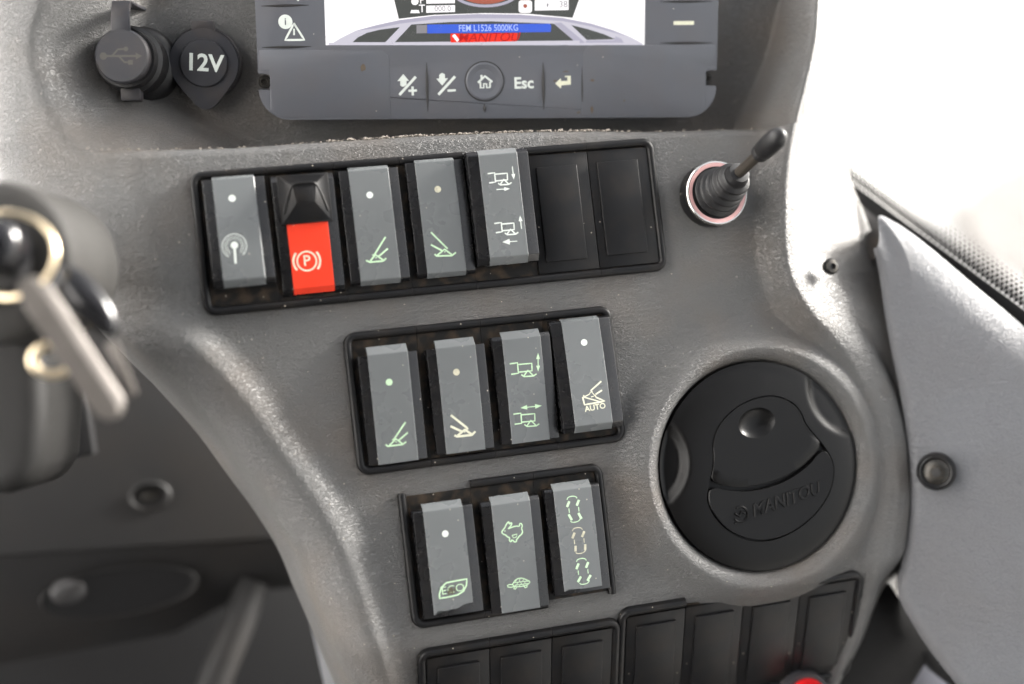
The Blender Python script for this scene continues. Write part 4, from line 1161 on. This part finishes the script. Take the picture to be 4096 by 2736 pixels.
# parts low right under the side panel
ug = px(3560, 2620, -28)
lc = thing('under_cover', 'plain black cover under the lower tip of the side panel', 'cover', (0, 0, 0))  # plain black shell filling the area beside the ridge
q = [px(x, y, n) for x, y, n in ((3380, 2400, -16), (3560, 2330, -22), (3740, 2600, -26), (3640, 2760, -34), (3500, 2900, -40), (3200, 2900, -40))]
MB().add([tuple(p) for p in q] + [tuple(p - np.array([0, 0, 6])) for p in q], [(0, 1, 2, 3, 4, 5)[::-1], (6, 7, 8, 9, 10, 11)] + [(i, (i + 1) % 6, 6 + (i + 1) % 6, 6 + i) for i in range(6)]).build('cover_shell', 'darker', lc, bevel=1.)
q = [px(x, y, -40) for x, y in ((3700, 2610), (3560, 2900), (4000, 2900), (3850, 2740))]
pl = MB().prism([tuple(p[:2]) for p in q], -44, -40)
tag(pl.build('painted_bracket', 'bracket', frame=frame((0, 0, 0)), bevel=.6), 'blue grey painted bracket below the side panel tip', 'bracket')
q = [px(x, y, -30) for x, y in ((3690, 2590), (3740, 2650), (3830, 2720), (3900, 2830))]
tag(MB().tube([tuple(p) for p in q], 4.2, 12).build('rubber_hose', 'rubber', frame=frame((0, 0, 0)), smooth=60), 'black rubber edge tube along the lower rim of the side panel', 'seal')

# ------------------------------------------------------------------ window pane, frit dots, seal
GP = [px(3385, 690, -48), px(4096, 1215, 8), px(4096, 0, 26)]
gz = np.cross(GP[1] - GP[0], GP[2] - GP[0]); gz /= np.linalg.norm(gz); gz = gz if gz[2] > 0 else -gz
gx = GP[1] - GP[0]; gx /= np.linalg.norm(gx); gy = np.cross(gz, gx)
win = thing('windscreen', 'clear windscreen pane with a dotted black border at the right', 'windscreen', GP[0], gx, gz)
Lg = np.linalg.norm(GP[1] - GP[0])
MB().box(-6, Lg + 120, -9, 300, -4.5, -.5).build('glass_pane', 'glass', win, smooth=0)
mb = MB(); i_ = 0
gpx = lambda x, y: inv(GP[0], gx, gz)(pxp(x, y, GP[0], gz))
# rows of dots: distance from the edge, radius
pit = 2.55
for row, (dy_, rad) in enumerate(((0.2, 1.2), (1.95, 1.1), (3.7, .92), (5.4, .7), (7.1, .48), (8.8, .3))):
    for k in range(0, 70):
        mb.fill(circ(k * pit * .985 + (pit / 2 if row % 2 else 0), dy_ - 1.0, rad, 10), lambda x, y: -.4)
db_ = mb.build('frit_dots', 'darker', win, smooth=0); db_['kind'] = 'stuff'
MB().box(-6, Lg + 200, -9, -2.2, -.45, -.3).build('frit_band', 'darker', win, smooth=0)
q = [px(x, y, n) for x, y, n in ((3425, 800, -34), (3480, 850, -30), (3555, 905, -20), (3560, 940, -20), (3530, 985, -14), (3500, 1040, -12), (3420, 960, -30))]
sl2 = MB().add([tuple(p) for p in q] + [tuple(p - np.array([0, 0, 6])) for p in q], [tuple(range(7))[::-1], tuple(range(7, 14))] + [(i, (i + 1) % 7, 7 + (i + 1) % 7, 7 + i) for i in range(7)]).build('corner_seal', 'seal', frame=frame((0, 0, 0)), bevel=.8)
tag(sl2, 'black rubber corner seal between the console flank and the side panel', 'seal')

# ------------------------------------------------------------------ ignition lock and keys at the left
KN = 62.
kc = px(-50, 1045, KN)
col_ = thing('steering_column', 'grey steering column shroud with the ignition lock at the left edge', 'column', kc, _r, -_d)
ik = inv(kc, _r, -_d)
MB().lathe([(26, -46), (26, -6), (25, -2), (22, 0), (16, .3)], 56).build('lock_boss', 'colgrey', col_, smooth=40)
MB().lathe([(14, -2), (14, 3.5), (12.5, 5.5), (9, 6)], 48).build('lock_collar', 'rubber', col_, smooth=40)
q = [ik(px(x, y, KN - 38))[:2] for x, y in ((-500, 1150), (120, 1200), (175, 1350), (180, 1650), (165, 1850), (110, 1955), (0, 1985), (-500, 1990))]
MB().prism([tuple(p) for p in q], -80, -36).build('shroud_lower', 'colblack', col_, bevel=7, seg=5)
ks = thing('key_bunch', 'bunch of metal and black headed keys on a wire ring hanging from the ignition', 'keys', px(60, 1000, KN + 14), _r, -_d)
kl = inv(px(60, 1000, KN + 14), _r, -_d)
def kp_(x, y, z=0.): 
    p = kl(pxp(x, y, px(60, 1000, KN + 14) - _d * z, _d)); return (p[0], p[1], z)
MB().tube([(kp_(35 + 190 * math.cos(R(a)) * .98, 1022 + 170 * math.sin(R(a)))[0], kp_(0, 1022 + 170 * math.sin(R(a)))[1], 1.5 * math.sin(R(a * 2))) for a in range(0, 360, 8)], .95, 12, True).build('key_ring', 'brass', ks, smooth=60)
# black head of the key in the lock
b0 = kp_(5, 985)
MB().lathe([(1, -9), (6.2, -8), (7, -3), (6.8, 2), (5.4, 4.6), (2.6, 5.8), (.3, 6)], 32, (b0[0], b0[1], 0), 1., 1.25).build('key_head', 'gloss', ks, smooth=60)
# long metal key: flat bar
def barkey(p0, p1, w, th, z0, z1, name, m_):
    a = np.array(kp_(*p0)[:2]); b = np.array(kp_(*p1)[:2]); d_ = (b - a) / np.linalg.norm(b - a); n_ = np.array([-d_[1], d_[0]]); Lk = np.linalg.norm(b - a)
    rings = []; st_ = [0, .02, .06, .12, .3, .34, .5, .7] + [1 - .5 * w / Lk * (1 - math.sin(R(t_))) for t_ in range(0, 91, 10)]
    for f_ in st_:
        e_ = (1 - f_) * Lk; hw = w * .46
        if e_ < w / 2: hw *= math.sqrt(max(.01, 1 - (1 - e_ / (w / 2)) ** 2))
        if f_ < .12: hw *= .55 + .45 * math.sin(math.pi / 2 * f_ / .12)
        elif f_ > .3: hw *= .97
        c = a + d_ * f_ * Lk; z = z0 + (z1 - z0) * f_
        rings.append([(*(c + n_ * hw * k), z + q) for k, q in ((-1, 0), (-1, th - .3), (-.94, th), (.42, th), (.94, th * .35), (1, th * .2), (1, 0))])
    mb = MB().rings(rings)
    o = mb.build(name, m_, ks, smooth=25)
    bm = bmesh.new(); bm.from_mesh(o.data); bmesh.ops.recalc_face_normals(bm, faces=bm.faces); bm.to_mesh(o.data); bm.free()
    return o
barkey((120, 1120), (462, 1672), 10.5, 2.6, 1, -3, 'flat_key', 'keymetal')
# black plastic key head behind it and its toothed blade
a = np.array(kp_(195, 1105)[:2]); b = np.array(kp_(415, 1330)[:2]); d_ = (b - a) / np.linalg.norm(b - a); Lk = np.linalg.norm(b - a); n_ = np.array([-d_[1], d_[0]])
rings = []
for k in range(15):
    f_ = -.12 + 1.2 * k / 14; g_ = (f_ + .12) / 1.2
    w_ = 6.4 * max(.02, math.sin(math.pi * min(1, max(0, g_)) ** .8)) ** .55; h_ = 3.6 * max(.02, math.sin(math.pi * g_)) ** .5
    c = a + d_ * Lk * f_
    rings.append([(*(c + n_ * (w_ * math.cos(2 * math.pi * j / 20) + 1.)), -6 + h_ * math.sin(2 * math.pi * j / 20)) for j in range(20)])
bk = MB().rings(rings[::-1]).build('black_key_head', 'gloss', ks, smooth=60)
a = np.array(kp_(408, 1372)[:2]); b = np.array(kp_(512, 1588)[:2]); d_ = (b - a) / np.linalg.norm(b - a); Lk = np.linalg.norm(b - a); n_ = np.array([-d_[1], d_[0]])
poly = [(0, -1.6), (Lk, -1.4), (Lk, .4), (Lk * .95, 1.5), (Lk * .87, .9), (Lk * .8, 1.9), (Lk * .7, 1.3), (Lk * .62, 2.1), (Lk * .5, 1.6), (Lk * .42, 2.3), (Lk * .3, 1.7), (Lk * .2, 2.4), (0, 2.4)]
MB().prism([tuple(a + d_ * s_ + n_ * c_) for s_, c_ in poly], -7.2, -5.).build('toothed_blade', 'keymetal', ks, bevel=.25, smooth=30)
c = kp_(190, 1440)
MB().tube([(c[0] + 5.2 * math.cos(R(t_)), c[1] + 4.6 * math.sin(R(t_)), -4 - 2 * math.cos(R(t_))) for t_ in range(0, 360, 12)], 1.5, 12, True).build('tag_ring', 'brass', ks, smooth=60)

# ------------------------------------------------------------------ footwell behind and below
def sheet(name, pts, thick, m_, label, cat, bevel=1., kind=None):
    q = [px(x, y, n) for x, y, n in pts]; n_ = len(q)
    nn = np.cross(q[1] - q[0], q[2] - q[0]); nn /= np.linalg.norm(nn); nn = nn if nn[2] > 0 else -nn
    o = MB().add([tuple(p) for p in q] + [tuple(p - nn * thick) for p in q], [tuple(range(n_)), tuple(range(2 * n_ - 1, n_ - 1, -1))] + [(i, n_ + i, n_ + (i + 1) % n_, (i + 1) % n_) for i in range(n_)]).build(name, m_, frame=frame((0, 0, 0)), bevel=bevel)
    me = o.data; bm = bmesh.new(); bm.from_mesh(me); bmesh.ops.recalc_face_normals(bm, faces=bm.faces); bm.to_mesh(me); bm.free()
    return tag(o, label, cat, kind=kind)
fa = [(-500, 1200, -190), (900, 1200, -190), (1300, 2140, -165), (-500, 2260, -165)]
sheet('upper_kick_panel', fa, 8, 'dark', 'dark grey footwell panel with one sunken screw', 'panel', 2)
fb = [(-500, 2232, -166), (1300, 2112, -166), (1560, 2330, -195), (1010, 2370, -190), (700, 2540, -190), (-500, 2760, -190)]
sheet('lower_kick_panel', fb, 8, 'dark', 'dark lower footwell panel with an oval opening', 'panel', 2)
sheet('footwell_floor', [(-700, 2300, -240), (1500, 2200, -250), (1700, 3200, -240), (-700, 3400, -240)], 8, 'darker', 'black floor mat at the bottom of the footwell', 'floor mat', 2)
pd = np.array(px(900, 2520, -186)); fn = np.array([0, 0, 1.])
sk = px(600, 1985, -168)
t = thing('panel_screw', 'sunken dark screw in the footwell panel', 'screw', sk)
MB().rings([[(r_ * math.cos(2 * math.pi * k / 32) * .8, r_ * math.sin(2 * math.pi * k / 32) * .58, z) for k in range(32)] for r_, z in ((13, .4), (11.4, 1.6), (9.8, .5), (8, -4), (7, -4))], cap0=False, cap1=True).build('screw_recess', 'dark', t, smooth=50)
MB().lathe([(5.6, -3.9), (5.4, -1.8), (3, -1.2)], 24, (0, 0, 0), .8, .6).build('screw_head', 'bolt', t, smooth=40)
ov = px(480, 2362, -172)
t = thing('oval_opening', 'black oval cable opening in the lower footwell panel', 'opening', ov, z=(0, -.28, 1))
MB().lathe([(36, .5), (35, 2.2), (33, 1.4), (31, -2)], 48, (0, 0, 0), 1.05, .36).build('oval_rim', 'dark', t, smooth=50)
MB().lathe([(33.5, 1.2), (33, 1.9), (10, 1.95)], 48, (0, 0, 0), 1.04, .35).build('oval_cover', 'darker', t, smooth=50)
kb = px(275, 2365, -170)
t = thing('round_catch', 'small bright slotted catch at the left end of the oval opening', 'catch', kb, z=(0, -.2, 1))
MB().lathe([(8.6, -3), (8.4, 1.5), (7.4, 2.2), (1, 2.4)], 32, (0, 0, 0), 1., .72).build('catch_head', 'dull', t, smooth=50)
MB().prism([(-7, -2.6), (-5.6, -5), (7, 2.4), (5.6, 4.8)], 2.0, 2.7).build('catch_slot', 'groove', t)
sheet('hollow_shade', [(140, 1480, -120), (330, 1500, -120), (375, 1820, -120), (180, 1850, -120)], 20, 'darker', 'black slab painting the shade of the hollow behind the steering column shroud', 'opening', 1)  # flat black slab whose colour stands for the shade in a hollow
q = [px(x, y, n) for x, y, n in ((1010, 2330, -186), (960, 2480, -180), (870, 2700, -174), (800, 2900, -170))]
tag(MB().tube([tuple(p) for p in q], 8.2, 16).build('pedal_arm', 'dark', frame=frame((0, 0, 0)), smooth=60), 'slanting grey metal pedal arm in the footwell', 'pedal arm')
sheet('inner_column', [(1205, 2330, -120), (1290, 2330, -118), (1560, 2900, -90), (1330, 2900, -90)], 30, 'side', 'pale lilac grey column behind the lower console rib', 'column', 2)
# ------------------------------------------------------------------ crumbled dirt along the lip and dust
mb = MB(); random.seed(3)
def flake(c, r_, hgt_):
    n_ = random.randint(5, 7); a0 = random.random() * 6
    ring = [(c[0] + r_ * random.uniform(.5, 1.3) * math.cos(a0 + 6.28 * k / n_), c[1] + r_ * random.uniform(.3, .8) * math.sin(a0 + 6.28 * k / n_), c[2] + random.uniform(-.2, .2) * hgt_) for k in range(n_)]
    top = (c[0] + random.uniform(-.3, .3) * r_, c[1] + random.uniform(-.3, .3) * r_, c[2] + hgt_)
    mb.add(ring + [top], [(k, (k + 1) % n_, n_) for k in range(n_)] + [tuple(range(n_ - 1, -1, -1))])
us_ = [px(x, 560)[0] for x in (323, 1200, 1450, 2050, 2380, 2650, 3060)]
for k in range(700):
    f_ = random.random()
    u_ = us_[0] + (us_[-1] - us_[0]) * f_
    dens = np.interp(u_, us_, [.25, .3, .9, 1., .9, .25, .15])
    if random.random() > dens: continue
    big = random.random() < dens * .5
    v_ = float(lip_v(np.array([u_]))[0]) + random.uniform(-.1, .5)
    flake((u_, v_, -3.0 + random.uniform(-.5, .6)), random.uniform(.4, 1.3) if big else random.uniform(.2, .6), random.uniform(.4, 1.1) if big else .3)
tag(mb.build('dirt_crumbs', 'crumb', frame=frame((0, 0, 0)), smooth=0), 'dry dirt crumbs caught along the lip under the display', 'dirt', kind='stuff')
mb = MB()
for k in range(420):
    u_ = random.uniform(-20, 235); v_ = random.uniform(-186, 3)
    n_, _dr = console_n(np.array([u_]), np.array([v_])); 
    if n_[0] < -2.5: continue
    if (-4 < u_ < 180 and v_ > -56) or (45 < u_ < 155 and -121 < v_ < -64) or (59 < u_ < 144 and v_ < -124): continue
    if math.hypot(u_ - VENT[0], v_ - VENT[1]) < 44: continue
    flake((u_, v_, float(n_[0]) + .05), random.choice([.1, .12, .15, .18, .3]), .12)
tag(mb.build('dust_specks', 'dust', frame=frame((0, 0, 0)), smooth=0), 'pale dust specks scattered over the console', 'dust', kind='stuff')

# ------------------------------------------------------------------ outside: bright yard seen through the glass; added cab shell and bounce wall that shape the light
def wbox(name, x0, x1, y0, y1, z0, z1, m_, label, cat, kind=None):
    return tag(MB().box(x0 * 1000, x1 * 1000, y0 * 1000, y1 * 1000, z0 * 1000, z1 * 1000).build(name, m_, smooth=0), label, cat, kind=kind)
M['yard'] = mat('yard_concrete', (.5, .49, .47), .8)
gd = MB().add([(-3e6, -3e6, 0), (3e6, -3e6, 0), (3e6, 3e6, 0), (-3e6, 3e6, 0)], [(0, 1, 2, 3)]).build('ground', 'yard', smooth=0); tag(gd, 'pale concrete yard outside the cab', kind='structure')
wbox('roof_blocker', -.58, .62, -.85, -.17, 2.92, 2.98, 'headliner', 'unseen dark cab roof, cut short to shape the light on the console', 'roof')  # unseen; edges placed to steer reflections on the labels and left facet
wbox('rear_blocker', -1.0, .62, -.91, -.85, 1.0, 2.92, 'headliner', 'unseen dark cab wall added behind the camera to hold back light', 'wall')  # added for contrast, keeps light from behind off the console face
wbox('door_blocker', -1.06, -1.0, -.91, .95, 1.0, 1.62, 'headliner', 'unseen lower door panel added at the left to keep low light out', 'door')  # added; its height shuts low side light out of the footwell
wbox('floor_blocker', -1.06, .68, -.91, .95, .95, 1.0, 'darker', 'black cab floor added to block light from below', 'floor')  # added so neither light nor yard comes through from underneath
wbox('front_blocker', -1.06, .68, .95, 1.0, 1.0, 1.3, 'dark', 'unseen dark wall added below the windscreen to block light', 'wall')  # added to stop light entering low at the front
wbox('right_blocker', .62, .68, -.91, .95, 1.0, 1.35, 'headliner', 'unseen right cab side added to block low light', 'wall')  # added light stop, kept low enough to stay out of view

M['bounce_white'] = mat('bounce_wall_white', (.86, .86, .87), .8)
wbox('bounce_wall', -2.9, -2.6, -6, 8, 0, 6.5, 'bounce_white', 'unseen white wall added at the left to bounce sunlight onto the console', 'wall')  # invented reflector, throws sun back onto the console's left side

M['soil'] = mat('soil', (.15, .14, .13), .9, noise=.4, nscale=.004)
mb = MB(); rings = []
for k in range(9):
    f_ = k / 8; rings.append([((420 * (1 - f_ * .97)) * math.cos(R(a)) * random.uniform(.92, 1.08), (420 * (1 - f_ * .97)) * math.sin(R(a)) * random.uniform(.92, 1.08), 300 * math.sin(f_ * math.pi / 2) + random.uniform(-8, 8)) for a in range(0, 360, 15)])
mb.rings(rings); mo = mb.build('soil_mound', 'soil', smooth=60); mo.location = (1.86, 3.35, 0); tag(mo, 'blurred grey mound of soil on the yard beyond the dotted windscreen edge', 'mound')
